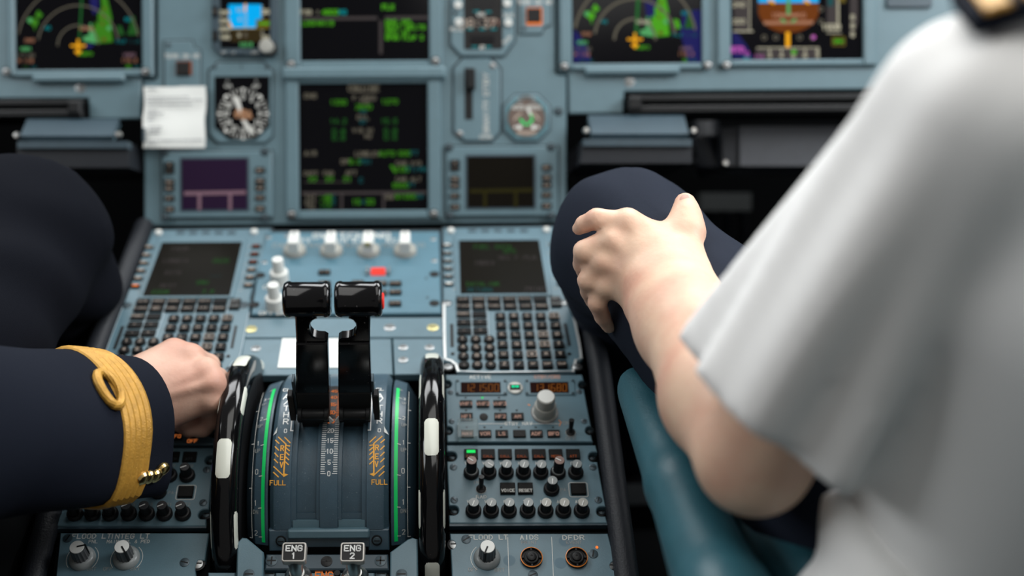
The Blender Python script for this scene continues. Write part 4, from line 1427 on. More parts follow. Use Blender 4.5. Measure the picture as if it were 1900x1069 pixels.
for sg, lx in ((-1, 532), (1, 705)):
    for t, py, hp, m in (('A', 735.5, 8.5, WHITE), ('/', 745.5, 8.5, WHITE), ('T', 757, 8.5, WHITE), ('H', 769, 8.5, WHITE), ('R', 781.5, 9, WHITE), ('0', 799, 6.5, WHITE), ('CL', 723, 4.5, OFFW), ('MCT', 707, 4, OFFW), ('FLX', 702, 4, OFFW), ('GA', 694, 3.5, OFFW)):
        a = aof(py, RD)
        xx = (lx - (735 - 735)) - sg * 0
        px = 610 + (lx - 610) * (1 + (py - 735) * 0.00045) if sg < 0 else 610 + (lx - 610) * (1 + (py - 735) * -0.0002)
        dtext(t, px, py, hp, m, 'legend', 0.17, 1.15 if len(t) == 1 and t not in '0/' else .9)
    # bracket line beside the slot
    g = G()
    ub = sg * 0.0365
    g.strip([[(ub, aof(707, RD) * RD), (ub, aof(799, RD) * RD)]], 0.0010, mp=mp_at(RD + .0003), sub=10)
    g.strip([[(ub, aof(799, RD) * RD), (sg * 0.0345, aof(799, RD) * RD)]], 0.0010, mp=mp_at(RD + .0003))
    part('bracket_line', g.mesh('bracket_line', WHITE, 0), QT)
    # reverse hatch, arrow and words
    g = G()

    def hp_(x, y):
        px, py = 440 + x / 4.75, 660 + y / 4.75
        a = aof(py, RD, .04)
        return sg * uof(px, a, RD), a * RD
    for x0, y0, x1, y1, t in ((1205, 775, 1278, 712, .0010), (1168, 765, 1222, 715, .0010), (1205, 775, 1205, 1045, .0013), (1168, 793, 1205, 787, .0010), (1167, 835, 1203, 806, .0010), (1167, 873, 1203, 842, .0010), (1167, 915, 1203, 884, .0010),
                              (1167, 957, 1203, 926, .0010), (1265, 770, 1300, 740, .0010), (1263, 830, 1298, 797, .0010), (1263, 887, 1297, 852, .0010), (1263, 940, 1297, 907, .0010), (1208, 1052, 1297, 972, .0010), (1250, 1065, 1297, 1022, .0010)):
        g.strip([[hp_(x0, y0), hp_(x1, y1)]], t, mp=mp_at(RD + .0003), sub=6, ext=.2)
    g.poly([hp_(1166, 1044), hp_(1208, 1030), hp_(1208, 1066)], mp=mp_at(RD + .00035))
    part('reverse_hatching', g.mesh('reverse_hatching', YEL, 0), QT)
    for t, x, y in (('R', 1233, 812), ('E', 1231, 890), ('V', 1229, 957)):
        c_ = hp_(x, y)
        g = G().strip(text(t, 0.0046, c_[0], c_[1], 0, 0.8), 0.0009, mp=mp_at(RD + .0005))
        part('legend', g.mesh('legend', YEL, 0), QT)
    c_ = hp_(1255, 1115)
    g = G().strip(text('FULL', 0.0040, c_[0], c_[1], 0, 0.95), 0.0007, mp=mp_at(RD + .0003))
    part('legend', g.mesh('legend', YEL, 0), QT)
    a = aof(799, RD)
    g = G().poly([(sg * 0.0490, a * RD - .0022), (sg * 0.0532, a * RD - .0022), (sg * 0.0490, a * RD + .0040)], mp=lambda x, y: dome(x, y / RD, RD - .0010 + .0016 - max(0, abs(x) - .0490) * 1.35))
    part('index_arrow', g.mesh('index_arrow', WHITE, 0), QT)

# pitch trim scales each side of the housing
RA = 0.1085
for sg in (-1, 1):
    pr2 = [(.0556, .05), (.0556, RA), (.0570, RA + .0004), (.0800 - .012, RA - .003), (.0775, RA - .018), (.0785, .05)]
    P = [(sg * x, r) for x, r in pr2]
    if sg < 0:
        P = P[::-1]
    sweep(P, rad(52), aof(1012, RA, sg * .06), 40, NAVY, 'trim_scale', QT)
    part('seam', sweep([(sg * .0540, .09), (sg * .0540, RA - .002), (sg * .0557, RA - .002), (sg * .0557, .09)][::sg], rad(50), aof(1010, RA), 30, BLACK, 'seam', QT).data, QT) if False else None

    def rr(x):
        x = abs(x)
        return RA + .0009 - max(0, x - .057) * .31

    def mpt(x, y):
        return dome(x, y / RD, rr(x))
    g = G().strip([[(sg * .0600, aof(706, RA) * RD), (sg * .0600, aof(1003, RA) * RD)]], 0.0032, mp=mpt, sub=36)
    part('green_band', g.mesh('green_band', GRN, 0), QT, label='green take-off band')
    g = G().strip([[(sg * .0705, aof(722, RA) * RD), (sg * .0705, aof(1000, RA) * RD)]], 0.0004, mp=mpt, sub=30)
    for py in (723, 738, 776, 824, 882, 942, 996):
        a = aof(py, RA) * RD
        g.strip([[(sg * .0615, a), (sg * .0640, a - .0004)]], 0.0007, mp=mpt)
    for py in (757, 820, 905, 1000):
        a = aof(py, RA) * RD
        g.strip([[(sg * .0705, a), (sg * .0728, a)]], 0.0006, mp=mpt)
    part('scale_ticks', g.mesh('scale_ticks', OFFW, 0), QT)
    for t, py, h, off in (('3', 738, .0036, .0665), ('UP', 746, .0030, .0665), ('2', 774, .0042, .0665), ('UP', 787, .0034, .0668), ('1', 820, .0044, .0668), ('UP', 834, .0036, .0668), ('0', 874, .0048, .0665), ('1', 933, .0048, .0668), ('DN', 950, .0036, .0668), ('2', 990, .0048, .0668)):
        g = G().strip(text(t, h, sg * off, aof(py, RA) * RD, 0, .75), 0.0005, mp=mpt)
        part('legend', g.mesh('legend', OFFW if t != 'UP' and t != 'DN' else DIMW, 0), QT)

# blue floor plate of the quadrant, flaps and rear plate
u = Unit(REAR, 'quadrant_base', 'blue-grey base plate with cross-head screws in front of the throttle quadrant', 'plate', 606, 1040)
u.plate('plate', [(494, 1028), (720, 1028), (722, 1057), (491, 1057)], -0.004, 0.012, DARKBLUE, 0.0012)
for x, y, m in ((504, 1041, DSCREW), (606, 1042, BLACK), (706, 1041, DSCREW)):
    u.at('screw', screw_mesh(0.0052, m, 2), x, y, 0.012)
u.plate('corner_flap', [(437, 1120), (440, 1006), (449, 997), (458, 998), (489, 1024), (487, 1120)], -0.004, 0.016, BLUE2, 0.0012)
u.plate('corner_flap', [(724, 1024), (757, 1000), (766, 997), (775, 1000), (776, 1120), (723, 1120)], -0.004, 0.016, BLUE2, 0.0012)
u.plate('side_strip', [(386, 1062), (437, 1062), (437, 1120), (386, 1120)], -0.004, 0.008, BLUE2, 0.001)
for x, y in ((462, 1066), (745, 1066)):
    u.at('screw', screw_mesh(0.0050, DSCREW), x, y, 0.016)
u = Unit(REAR, 'engine_console', 'blue engine start panel with orange lettering below the two engine switches', 'panel', 603, 1080)
u.plate('backing', [(491, 1058), (722, 1058), (724, 1130), (488, 1130)], -0.006, 0.004, BLACK, 0)
u.plate('face_plate', [(511, 1062), (695, 1062), (697, 1130), (508, 1130)], 0.004, 0.008, BLUE2, 0.001, )
u.leg('ENG', 601, 1068, 12, AMB, 0.0083, .9, 0.0012)
for x in (500, 707):
    u.at('screw', recess_screw_mesh(0.005, DSCREW), x, 1066, 0.005)
u.at('knob', rkey_mesh(0.003, 0.003, BLACK), 626, 1066, 0.008)


def engine_switch(n, px):
    hz = 0.052
    uu, vv = REAR.hit(px, 1022, hz)
    root = thing('engine_switch', 'metal engine master switch, black square cap reading ENG %d, nearer the %s' % (n, 'jacket sleeve' if n == 1 else 'radio panels'), 'switch', REAR.M @ Matrix.Translation((uu, vv, 0)))
    tilt = Matrix.Rotation(rad(10), 4, 'X')
    part('boot', G().lathe([(0.013, 0.008), (0.0125, 0.013), (0.0105, 0.019), (0.0065, 0.023), (0, 0.024)], 24).mesh('boot', STEEL), root, (0, -0.005, 0))
    part('stem', G().tube([(0, -0.005, 0.020), (0, -0.004, 0.034), (0, 0, 0.046)], [0.0055, 0.0062, 0.0085], 16).mesh('stem', STEEL), root)
    T = Matrix.Translation((0, 0, hz - .006)) @ tilt
    c = part('cap', G().prism(rrect(0.0206, 0.0170, 0.0022), -0.003, 0.006, 0.0006).mesh('cap', RIMM), root, M=T)
    f = part('cap_face', G().prism(rrect(0.0180, 0.0144, 0.0014), 0.006, 0.0064, 0).mesh('cap_face', BLACK), c)
    g = G().strip(text('ENG', 0.0046, 0, 0.0030, 0, 1.12) + text(str(n), 0.0046, 0, -0.0036, 0, 1.0), 0.0010, 0.0067)
    part('legend', g.mesh('legend', WHITE, 0), c)


engine_switch(1, 545.5)
engine_switch(2, 654)


# ------------------------------------------------------------------ thrust levers
def thrust_lever(sg, label, red):
    root = thing('thrust_lever', label, 'lever', QM @ Matrix.Translation((-.0040, 0, 0)) @ Matrix.Rotation(-rad(3.5), 4, 'X'))
    # local: x across, z along the lever, y away from the seat; head centred on hx
    hx = sg * 0.0213
    g = G()
    T = Matrix.Translation((hx + .061 * .268, 0, 0.268)) @ Matrix.Rotation(pi / 2, 4, 'Y')
    R_ = 0.0148
    g.lathe([(R_ * .80, -.0196), (R_ * .93, -.0190), (R_ * 1.0, -.0175), (R_ * 1.03, -.0160), (R_ * 1.03, -.0145), (R_ * .985, -.0130), (R_ * .985, .0130), (R_ * 1.03, .0145), (R_ * 1.03, .0160), (R_ * 1.0, .0175), (R_ * .93, .0190), (R_ * .80, .0196)], 48, 0, T)
    part('handle', g.mesh('handle', GLOSS, 40), root)
    i = -sg                                   # direction towards the middle
    def X(x):
        return hx + i * x
    def shear(g):
        g.v = [(x + .061 * z, y, z) for x, y, z in g.v]
        return g
    pts = [(-.0102, .262), (-.0102, .220), (.0168, .220), (.0168, .2260), (.0140, .2285), (.0085, .2290), (.0045, .2312), (.0022, .2350), (.0012, .2420), (.0022, .2470), (.0045, .2505), (.0080, .2525), (.0080, .262)]
    g = G().prism([(X(a), b) for a, b in pts], -.0010, .0085, 0.0012, 0, Matrix(((1, 0, 0, 0), (0, 0, -1, 0), (0, 1, 0, 0), (0, 0, 0, 1))))
    part('stem', shear(g).mesh('stem', GLOSS, 30), root)
    g = G().prism([(X(-.0102), .2250), (X(.0168), .2250), (X(.0172), .160), (X(-.0125), .160)], -.0010, .0108, 0.0012, 0, Matrix(((1, 0, 0, 0), (0, 0, -1, 0), (0, 1, 0, 0), (0, 0, 0, 1))))
    part('lever_block', shear(g).mesh('lever_block', GLOSS, 30), root)
    g = G().prism([(X(-.0120), .1598), (X(.0170), .1598), (X(.0170), .118), (X(-.0120), .118)], -.009, .0105, 0.001, 0, Matrix(((1, 0, 0, 0), (0, 0, -1, 0), (0, 1, 0, 0), (0, 0, 0, 1))))
    part('lower_block', shear(g).mesh('lower_block', BLACK, 30), root)
    T = Matrix.Translation((X(.0025), -.0135, .1345)) @ Matrix.Rotation(pi / 2, 4, 'Y')
    g = G().lathe([(.0055, -.0140), (.0062, -.0135), (.0062, -.0105), (.0050, -.0100), (.0052, -.0095), (.0052, .0095), (.0050, .0100), (.0062, .0105), (.0062, .0135), (.0055, .0140)], 24, 0, T, ((5, 6), .0002))
    part('roller', shear(g).mesh('roller', BLACK, 40), root)
    part('arm_root', G().box((X(.002) + .0064, 0, .105), (.020, .012, .03)).mesh('arm_root', BLACK), root)
    # index pointer towards the scale
    part('pointer', G().prism([(X(.0168) + .0074, .1265), (X(.0206) + .0074, .1205), (X(.0168) + .0074, .1165)], -.0105, -.0085, 0, 0, Matrix(((1, 0, 0, 0), (0, 0, -1, 0), (0, 1, 0, 0), (0, 0, 0, 1))) @ Matrix.Translation((0, 0, .019))).mesh('pointer', WHITE), root)
    if red:
        T = Matrix.Translation((hx + .061 * .2655 + sg * .0192, 0, .2655)) @ Matrix.Rotation(sg * pi / 2, 4, 'Y')
        part('disconnect_button', G().lathe([(.0072, -.001), (.0072, .0012), (.006, .002), (0, .0021)], 20, 0, T).mesh('disconnect_button', REDP), root, label='red side button')
    # side trigger plate
    part('side_bracket', G().box((X(-.0140) + .009, -.001, .148), (.0022, .010, .045), 0, None, .0005).mesh('side_bracket', DSCREW), root)
    part('side_pad', G().box((X(-.0170) + .0085, -.006, .139), (.0050, .009, .034), 0, None, .001).mesh('side_pad', RUBBER), root)


thrust_lever(-1, 'black glossy thrust lever nearer the dark jacket sleeve, cylindrical grip', False)
thrust_lever(1, 'black glossy thrust lever with a red button on its outer end', True)


# ------------------------------------------------------------------ pitch trim wheels
def trim_wheel(x, label, ph):
    root = thing('trim_wheel', label, 'wheel', REAR.M @ Matrix.Translation((x, VC, WC)))
    RW = 0.135
    ro = [(-.0060, .020), (-.0060, .108), (-.0105, .113), (-.0118, .1165), (-.0118, .1255), (-.0105, .1302), (-.0075, .1335), (-.0040, RW), (.0040, RW), (.0075, .1335), (.0105, .1302), (.0118, .1255), (.0118, .1165), (.0105, .113), (.0060, .108), (.0060, .020)]
    T = Matrix.Rotation(pi / 2, 4, 'Y')
    g = G().lathe([(r, z) for z, r in ro[3:13]], 96, 0, T)
    n = len(g.f)
    g.f = g.f[:-2]; g.m = g.m[:-2]
    part('rim', g.mesh('rim', GLOSS, 40), root)
    g = G().lathe([(r, z) for z, r in ro[:4]] , 72, 0, T); g.f = g.f[:-1]; g.m = g.m[:-1]
    part('disc', g.mesh('disc', RUBBER, 40), root)
    g = G().lathe([(r, z) for z, r in ro[12:]], 72, 0, T); g.f = g.f[1:] if False else g.f; 
    part('disc', g.mesh('disc', RUBBER, 40), root)

    def patch(a, L, cross, name='white_mark'):
        V, Fc = [], []
        m = len(cross)
        N = 10
        for j in range(N + 1):
            t = -1 + 2 * j / N
            sh = 1.0 if abs(t) < .85 else 0.72
            aa = a + t * L
            cm = sum(c[0] for c in cross) / m, sum(c[1] for c in cross) / m
            for cx, cr in cross:
                V.append(dome(cm[0] + (cx - cm[0]) * sh, aa, cm[1] + (cr - cm[1]) * sh + .0004))
        for j in range(N):
            for i in range(m - 1):
                Fc.append((j * m + i, (j + 1) * m + i, (j + 1) * m + i + 1, j * m + i + 1))
        part(name, G().add(V, Fc).mesh(name, CREAM, 40), root)
    for k in range(-3, 4):
        patch(rad(ph - 14 + 56 * k), rad(7.6), [(-.0065, .1340), (-.0040, RW), (0, RW + .0001), (.0040, RW), (.0065, .1340)])
        for sg in (-1, 1):
            patch(rad(ph + 14 + 56 * k), rad(7.6), [(sg * .0100, .1306), (sg * .0107, .1300), (sg * .0119, .1255), (sg * .0119, .1215)][::sg])


trim_wheel(-0.0935, 'black trim wheel with cream marks beside the clenched hand', -6)
trim_wheel(0.0912, 'black trim wheel with cream marks beside the radio panel showing orange digits', 2)


# ------------------------------------------------------------------ knobs shared by the radio panels
def pot_knob(u, x, y, h, cap, ang, raised=False, skirt=0.0074):
    """small black rotary knob with skirt, grey cap and white pointer line"""
    o = u.at('knob', cached(('pot', skirt), lambda: G().lathe([(skirt, 0), (skirt, .0035), (skirt * .86, .005), (skirt * .60, .0055), (0, .0055)], 26).mesh('knob', RUBBER)), x, y, 0.004, h=0.004)
    z = h
    r = 0.0047
    part('shaft', cached(('shaft', h, raised), lambda: G().lathe([(r * (1.08), .005), (r * 1.05, z - .001), (r * .98, z), (0, z)], 32, 0, None, ((0, 1), .0003)).mesh('shaft', RUBBER)), o)
    if raised:
        part('ring', cached('potring', lambda: G().lathe([(.0056, .0056), (.0056, .0064), (.0050, .0066), (.0050, .0056)], 22, caps=False).mesh('ring', CAPG)), o)
    c = part('cap', cached(('cap', cap.name), lambda: G().lathe([(r * .98, 0), (r * .95, .0005), (0, .0006)], 26).mesh('cap', cap)), o, (0, 0, z), ang)
    g = cached(('pline', cap.name == 'dark_knob_cap'), lambda: G().box((0, -.0012, .0008), (.0008, .0056, .0003)).mesh('pointer', WHITE))
    part('pointer', g, o, (0, 0, z), ang)
    return o


def toggle(u, x, y, tip, m=BLACK):
    o = u.at('toggle_switch', cached('togbase', lambda: G().lathe([(.0048, 0), (.0048, .0012), (.0040, .0018), (.0026, .0022), (.0026, .0035), (0, .0036)], 20).mesh('toggle_base', BLACK)), x, y, 0.004)
    part('ring', cached('togring', lambda: G().lathe([(.0050, 0), (.0050, .0006), (.0045, .0007), (.0045, 0)], 22, caps=False).mesh('ring', OFFW)), o)
    part('toggle_lever', cached(('togl', tip), lambda: G().tube([(0, 0, .003), (0, .0012, .011), (0, .0026, .0175)], [.0019, .0023, .0027], 12).mesh('toggle_lever', m)), o)
    return o


def panel_outline(L, Rr, top, bot, notches):
    """panel outline with round fastener notches bitten out of both sides; L, Rr = (x at top, x at bottom)"""
    def xl(y): return L[0] + (L[1] - L[0]) * (y - top) / (bot - top)
    def xr(y): return Rr[0] + (Rr[1] - Rr[0]) * (y - top) / (bot - top)
    pts = [(L[0], top), (Rr[0], top)]
    for y, d, r in notches[1]:
        x = xr(y)
        pts.append((x, y - r))
        for k in range(-4, 5):
            a = rad(k * 22.5)
            pts.append((x - d - r * cos(a), y + r * sin(a)))
        pts.append((x, y + r))
    pts += [(Rr[1], bot), (L[1], bot)]
    for y, d, r in notches[0][::-1]:
        x = xl(y)
        pts.append((x, y + r))
        for k in range(-4, 5):
            a = rad(k * 22.5)
            pts.append((x + d + r * cos(a), y - r * sin(a)))
        pts.append((x, y - r))
    return pts


def notch_screws(u, pts):
    for x, y in pts:
        u.at('fastener', recess_screw_mesh(0.0035, DSCREW), x, y, -0.004)


# ------------------------------------------------------------------ radio panel
def seg_digits(u, s_, x0, x1, y, h, m, name):
    g = G()
    n = len(s_)
    for i, c in enumerate(s_):
        x = x0 + (x1 - x0) * (i + .5) / n
        if c == ' ':
            continue
        SEG = {'0': 'abcdef', '1': 'bc', '2': 'abged', '3': 'abgcd', '5': 'afgcd', '6': 'afgedc', '8': 'abcdefg'}
        w_, hh = (x1 - x0) / n * .30, h / 2
        pts = {'a': ((-1, 1), (1, 1)), 'b': ((1, 1), (1, 0)), 'c': ((1, 0), (1, -1)), 'd': ((-1, -1), (1, -1)), 'e': ((-1, 0), (-1, -1)), 'f': ((-1, 1), (-1, 0)), 'g': ((-1, 0), (1, 0))}
        for q in SEG.get(c, ''):
            (ax_, ay_), (bx_, by_) = pts[q]
            g.strip([[u.p(x + ax_ * w_, y - ay_ * hh, .0055), u.p(x + bx_ * w_, y - by_ * hh, .0055)]], 0.0007, 0.0056, ext=.1)
    return part(name, g.mesh(name, m, 0), u.root)


def radio_panel(label, du, green):
    u = Unit(REAR, 'radio_panel', label, 'radio', 957, 757, None, du)
    nt = ([(713, 3, 7.5), (799, 3, 8)], [(714, 3, 7.5), (799, 3, 8)])
    u.plate('face_plate', panel_outline((827, 830), (1080, 1100), 695, 820, nt), -0.004, 0.004, BLUE2, 0.0008)
    u.plate('backing', [(825, 693), (1081, 693), (1102, 824), (828, 824)], -0.0135, -0.004, MATTE, 0)
    notch_screws(u, ((831, 713), (833.5, 799), (1080, 714), (1094, 799)))
    u.leg('ACTIVE', 891, 699.5, 5.5, OFFW, .0042, 1.0)
    u.leg('STBY/CRS', 1015, 699.5, 5.5, PINK, .0042, .9)
    for x0, x1, t in ((845, 941, '121.500'), (973.7, 1067, '131.680')):
        u.rect('display_frame', x0, 704, x1, 733, .004, .0052, BLUE2, .0008, .002)
        u.rect('display_window', x0 + 10, 709, x1 - 12, 729, .0052, .0054, E_DIGD, 0)
        seg_digits(u, t.replace('.', ''), x0 + 15, x1 - 14, 719.5, 13, E_DIG, 'digits')
        for a in ((x0 + 4, 707), (x1 - 4, 707), (x0 + 4, 730), (x1 - 4, 730)):
            u.at('screw', screw_mesh(.0015, DSCREW), *a, .0052)
    o = u.at('transfer_key', G().lathe([(.0075, 0), (.0075, .0012), (.0068, .002), (.0066, .0016), (0, .0016)], 24).mesh('transfer_key', OFFW), 955.8, 720.5, .004)
    part('key_face', key_mesh(.0110, .0062, .0015, BLACK, .0006), o, (0, 0, .0014))
    g = G()
    for sg in (-1, 1):
        g.poly([(sg * .0044, 0), (sg * .0018, .0020), (sg * .0018, -.0020)], .0031)
    g.strip([[(-.0020, 0), (.0020, 0)]], .0018, .0031)
    part('arrow_lamp', g.mesh('arrow_lamp', TEALL, 0), o)
    km = key_mesh(.0122, .0085, .0022, GREYKEY, .0005)
    led = cached('led', lambda: G().prism([(-.0013, .0009), (.0013, .0009), (0, -.0013)], 0, .0004).mesh('lamp', BLACK))
    ledg = cached('ledg', lambda: G().prism([(-.0013, .0009), (.0013, .0009), (0, -.0013)], 0, .0004).mesh('lamp', GREENL))
    for t, x, y, ly in (('VHF1', 865, 750.5, 738.5), ('VHF2', 896, 750.5, 738.5), ('VHF3', 927, 750.5, 738.5), ('HF1', 865.7, 774, 762), ('HF2', 928.8, 774, 762), ('AM', 960, 774, 762), ('NAV', 867, 806, 793.5), ('VOR', 900, 806, 793.5), ('LS', 931, 806, 793.5), ('', 963.8, 806, 793.5), ('ADF', 995, 806, 793.5), ('BFO', 1027, 806, 793.5)):
        o = u.at('button', km, x, y, .004)
        if t:
            part('legend', legend(t, .0036, PINK if green else AMB, t=.00052), o, (0, -.0008, .0023))
        u.at('lamp', ledg if (t == 'VHF2' and green) else led, x - 1, ly, .004)
    u.at('blank_plug', rkey_mesh(.0042, .001, GREYKEY), 897.5, 774, .004)
    # clear guard over the NAV key
    c, w_, h_ = u.R(849.5, 785, 886, 818, .006)
    g = G()
    for bx in ((0, h_ / 2, w_, .0008), (0, -h_ / 2, w_, .0008), (-w_ / 2, 0, .0008, h_), (w_ / 2, 0, .0008, h_)):
        g.box((bx[0], bx[1], .005), (bx[2], bx[3], .007))
    g.box((0, 0, .0089), (w_, h_, .0008))
    part('key_guard', g.mesh('key_guard', CLEAR), u.root, (c[0], c[1], .0042))
    u.leg('STBY NAV', 962, 786, 5.5, OFFW, .0042)
    g = G()
    for a, b in ((889, 941), (984, 1038)):
        g.strip([[u.p(a, 786.5, .0042), u.p(b, 786.5, .0042)]], .0005, .0043)
    part('guide_line', g.mesh('guide_line', OFFW, 0), u.root)
    o = u.at('tuning_knob', G().lathe([(.0125, 0), (.0125, .0012), (.0112, .002), (.0108, .012), (.0100, .0135), (0, .0135)], 40, 0, None).mesh('tuning_knob', KNOBG), 1010.5, 766, .004)
    part('inner_knob', G().lathe([(.0088, .0135), (.0090, .0245), (.0086, .0262), (.0070, .0268), (0, .0268)], 40).mesh('inner_knob', KNOBG), o)
    part('top_face_glare', G().lathe([(.0080, .0267), (.0076, .0272), (0, .0273)], 32).mesh('top_face_glare', KNOBW), o)  # white disc stands for the bright reflection on the metal top
    part('ring', G().strip([[(.0132 * cos(a * pi / 16), .0132 * sin(a * pi / 16)) for a in range(33)]], .0005, .0003).mesh('ring', CAPB, 0), o)
    toggle(u, 1058.5, 803, 1)
    u.leg('ON', 1050, 785, 5.5, DIMW, .0042)
    u.leg('OFF', 1059, 813.5, 5.5, DIMW if green else AMB, .0042)
    g = G().strip([u.P([(1037, 780), (1041, 784), (1038, 790)], .0042)], .0008, .0043).strip([u.P([(980, 751), (983, 752)], .0042)], .001, .0043)
    part('small_marks', g.mesh('small_marks', ORING, 0), u.root)
    for x, y in ((836, 728), (838, 782), (1075, 727), (1084, 782)):
        u.at('screw', screw_mesh(.0030, DSCREW), x, y, .004)


radio_panel('radio panel with orange 121500 digits and large grey tuning knob, next to the trim wheel', 0.0, True)
radio_panel('radio panel mostly hidden beneath the clenched hand and gold braided cuff', -0.367, False)


# ------------------------------------------------------------------ audio control panels
def audio_panel(label, du, lit):
    u = Unit(REAR, 'audio_panel', label, 'panel', 968, 900, None, du)
    nt = ([(847, 9, 9), (947, 9, 9)], [(848, 8, 9), (949, 8, 9)])
    u.plate('face_plate', panel_outline((829, 834), (1105, 1127), 826, 971, nt), -0.004, 0.004, BLUE2, 0.0008)
    a, b = u.p(834, 971, .004), u.p(1127, 971, .004)
    part('front_edge', G().box(((a[0] + b[0]) / 2, a[1] - .0005, -.0062), (b[0] - a[0], .004, .0185)).mesh('front_edge', DARKBLUE), u.root)
    u.plate('backing', [(828, 825), (1106, 825), (1130, 984), (832, 984)], -0.0135, -0.004, MATTE, 0)
    notch_screws(u, ((840, 848), (844, 948), (1098, 849), (1116, 950)))
    km = key_mesh(.0132, .0112, .0028, KEY, .0006)
    names1 = ('VHF1', 'VHF2', 'VHF3', 'HF1', 'HF2', 'INT', 'CAB')
    for k, x in enumerate((874, 905.5, 937, 968, 999.6, 1031, 1063)):
        o = u.at('button', km, x, 844.5, .004)
        part('legend', legend(('MECH' if k == 5 else 'CALL') if k != 6 else 'ATT', .0024, ORD if lit else SEAM), o, (0, -.0032, .0029))
        if k == 0 and lit:
            part('lamp', G().box((0, .0022, .0030), (.0082, .0032, .0003)).mesh('lamp', GREENL), o, label='lit green bar')
    r1 = (874.5, 907, 939, 971, 1003, 1035, 1068)
    for k, x in enumerate(r1):
        up = k in (0, 5)
        if lit:
            cap, h, ang = ((CAPB, .0225, -2.2), (CAPG, .0165, .9), (CAPG, .0165, -.35), (CAPG, .0165, -.35), (CAPG, .0160, -.4), (CAPB, .0225, -2.1), (CAPG, .0165, -.35))[k]
        else:
            cap, h, ang = (PURL if k == 5 else CAPK), (.0215 if k == 5 else .0165), (-1.2 if k != 5 else -1.5)
        pot_knob(u, x, 879, h, cap, ang, up and lit)
        u.leg(names1[k], x - 2, 859.5, 5, OFFW if lit else DIMW, .0042, .9)
    r2 = (878.5, 911, 944, 978.7, 1012, 1045, 1079)
    names2 = ('VOR1', 'VOR2', 'MKR', 'ILS', 'MLS', 'ADF1', 'ADF2')
    for k, x in enumerate(r2):
        pot_knob(u, x, 950, .0165, ((CAPG if k < 4 else KNOBG) if lit else CAPK), -.35 if lit else -1.1)
        u.leg(names2[k], x - 2, 931, 5, OFFW if lit else DIMW, .0042, .9)
    pot_knob(u, 1023, 909.5, .0165, CAPG if lit else CAPK, -.1)
    toggle(u, 892.7, 908, 2, BLACK)
    u.leg('INT', 886, 895, 5, DIMW, .0042)
    u.leg('RAD', 893, 922, 5.5, OFFW, .0042, 1.1)
    vk = key_mesh(.0142, .0122, .0028, KEY, .0006)
    for t, x in (('VOICE', 942, ), ('RESET', 974.7)):
        o = u.at('button', vk, x, 908, .004)
        part('legend', legend(t, .0029, OFFW, t=.0005, wide=.9), o, (0, -.003, .0029))
    o = u.at('button', key_mesh(.0142, .0122, .0030, KEY, .0006), 1073, 909, .004)
    part('outline', G().strip([[(p[0], p[1]) for p in rrect(.0175, .0155, .002) + [rrect(.0175, .0155, .002)[0]]]], .0006, .0003).mesh('outline', OFFW, 0), o)
    u.leg('PA-', 1048, 909, 5, DIMW, .0042)
    for x, y in ((841.5, 867), (1100, 867), (842.6, 928), (1110, 928)):
        u.at('screw', screw_mesh(.0036, DSCREW), x, y, .004, rz=random.uniform(0, 3))


audio_panel('audio panel with two rows of black knobs with grey caps and one lit green bar', 0.0, True)
audio_panel('audio panel with dark knobs and a violet lit cap, partly under the jacket cuff', -0.367, False)


# ------------------------------------------------------------------ lighting panels at the near end
def light_knob(u, x, y, ang):
    o = u.at('knob', cached('lk0', lambda: G().lathe([(.0120, 0), (.0120, .0018), (.0105, .0042), (.0080, .0056), (0, .0056)], 36).mesh('knob', CAPG)), x, y, .004, ang)
    part('fluted_shaft', cached('lk1', lambda: G().lathe([(.0078, .005), (.0070, .019), (.0066, .0205), (0, .0205)], 28, 0, None, ((0, 1), .0008)).mesh('fluted_shaft', mat('charcoal_fluted_knob', (0.06, 0.062, 0.065), 0.4))), o)
    part('cap', cached('lk2', lambda: G().lathe([(.0064, .0204), (.0062, .0212), (0, .0213)], 28).mesh('cap', KNOBW)), o)
    part('pointer', cached('lk3', lambda: G().box((0, .0038, .0214), (.0014, .0076, .0004)).box((0, .0073, .0130), (.0014, .0012, .0165)).mesh('pointer', BLACK)), o)
    return o


u = Unit(REAR, 'lighting_panel', 'light panel with FLOOD LT knob and two orange-ringed push buttons', 'panel', 985, 1050)
out = panel_outline((835, 842), (1128, 1158), 990, 1125, ([(1011, 1, 8)], [(1050, 1, 8)]))
u.plate('face_plate', out, -0.004, 0.004, BLUE2, 0.0008)
u.plate('backing', [(833, 987), (1130, 987), (1162, 1130), (838, 1130)], -0.0135, -0.004, MATTE, 0)
for t, x, y, h, wd, m in (('FLOOD LT', 906, 997, 8, 1.05, OFFW), ('AIDS', 981.7, 997, 8, 1.0, OFFW), ('PRINT', 981.7, 1006.5, 5.5, 1.0, DIMW), ('DFDR', 1063.7, 997.5, 8, 1.2, OFFW), ('EVENT', 1065, 1006.5, 5.5, 1.0, DIMW), ('OFF', 878, 1057, 6, 1.0, DIMW), ('BRT', 927, 1057.5, 6, 1.0, DIMW)):
    u.leg(t, x, y, h, m, .0042, wd)
light_knob(u, 903.7, 1036, rad(158))
g = G()
for x0, x1 in ((942, 946), (1023.5, 1029)):
    g.strip([[u.p(x0, 997, .0042), u.p(x1, 1120, .0042)]], .0005, .0043)
c = u.p(903.7, 1036, .0042)
g.strip([[(c[0] + .0145 * cos(rad(a)), c[1] + .0145 * sin(rad(a))) for a in range(130, 231, 10)]], .0005, .0043)
part('guide_lines', g.mesh('guide_lines', OFFW, 0), u.root)
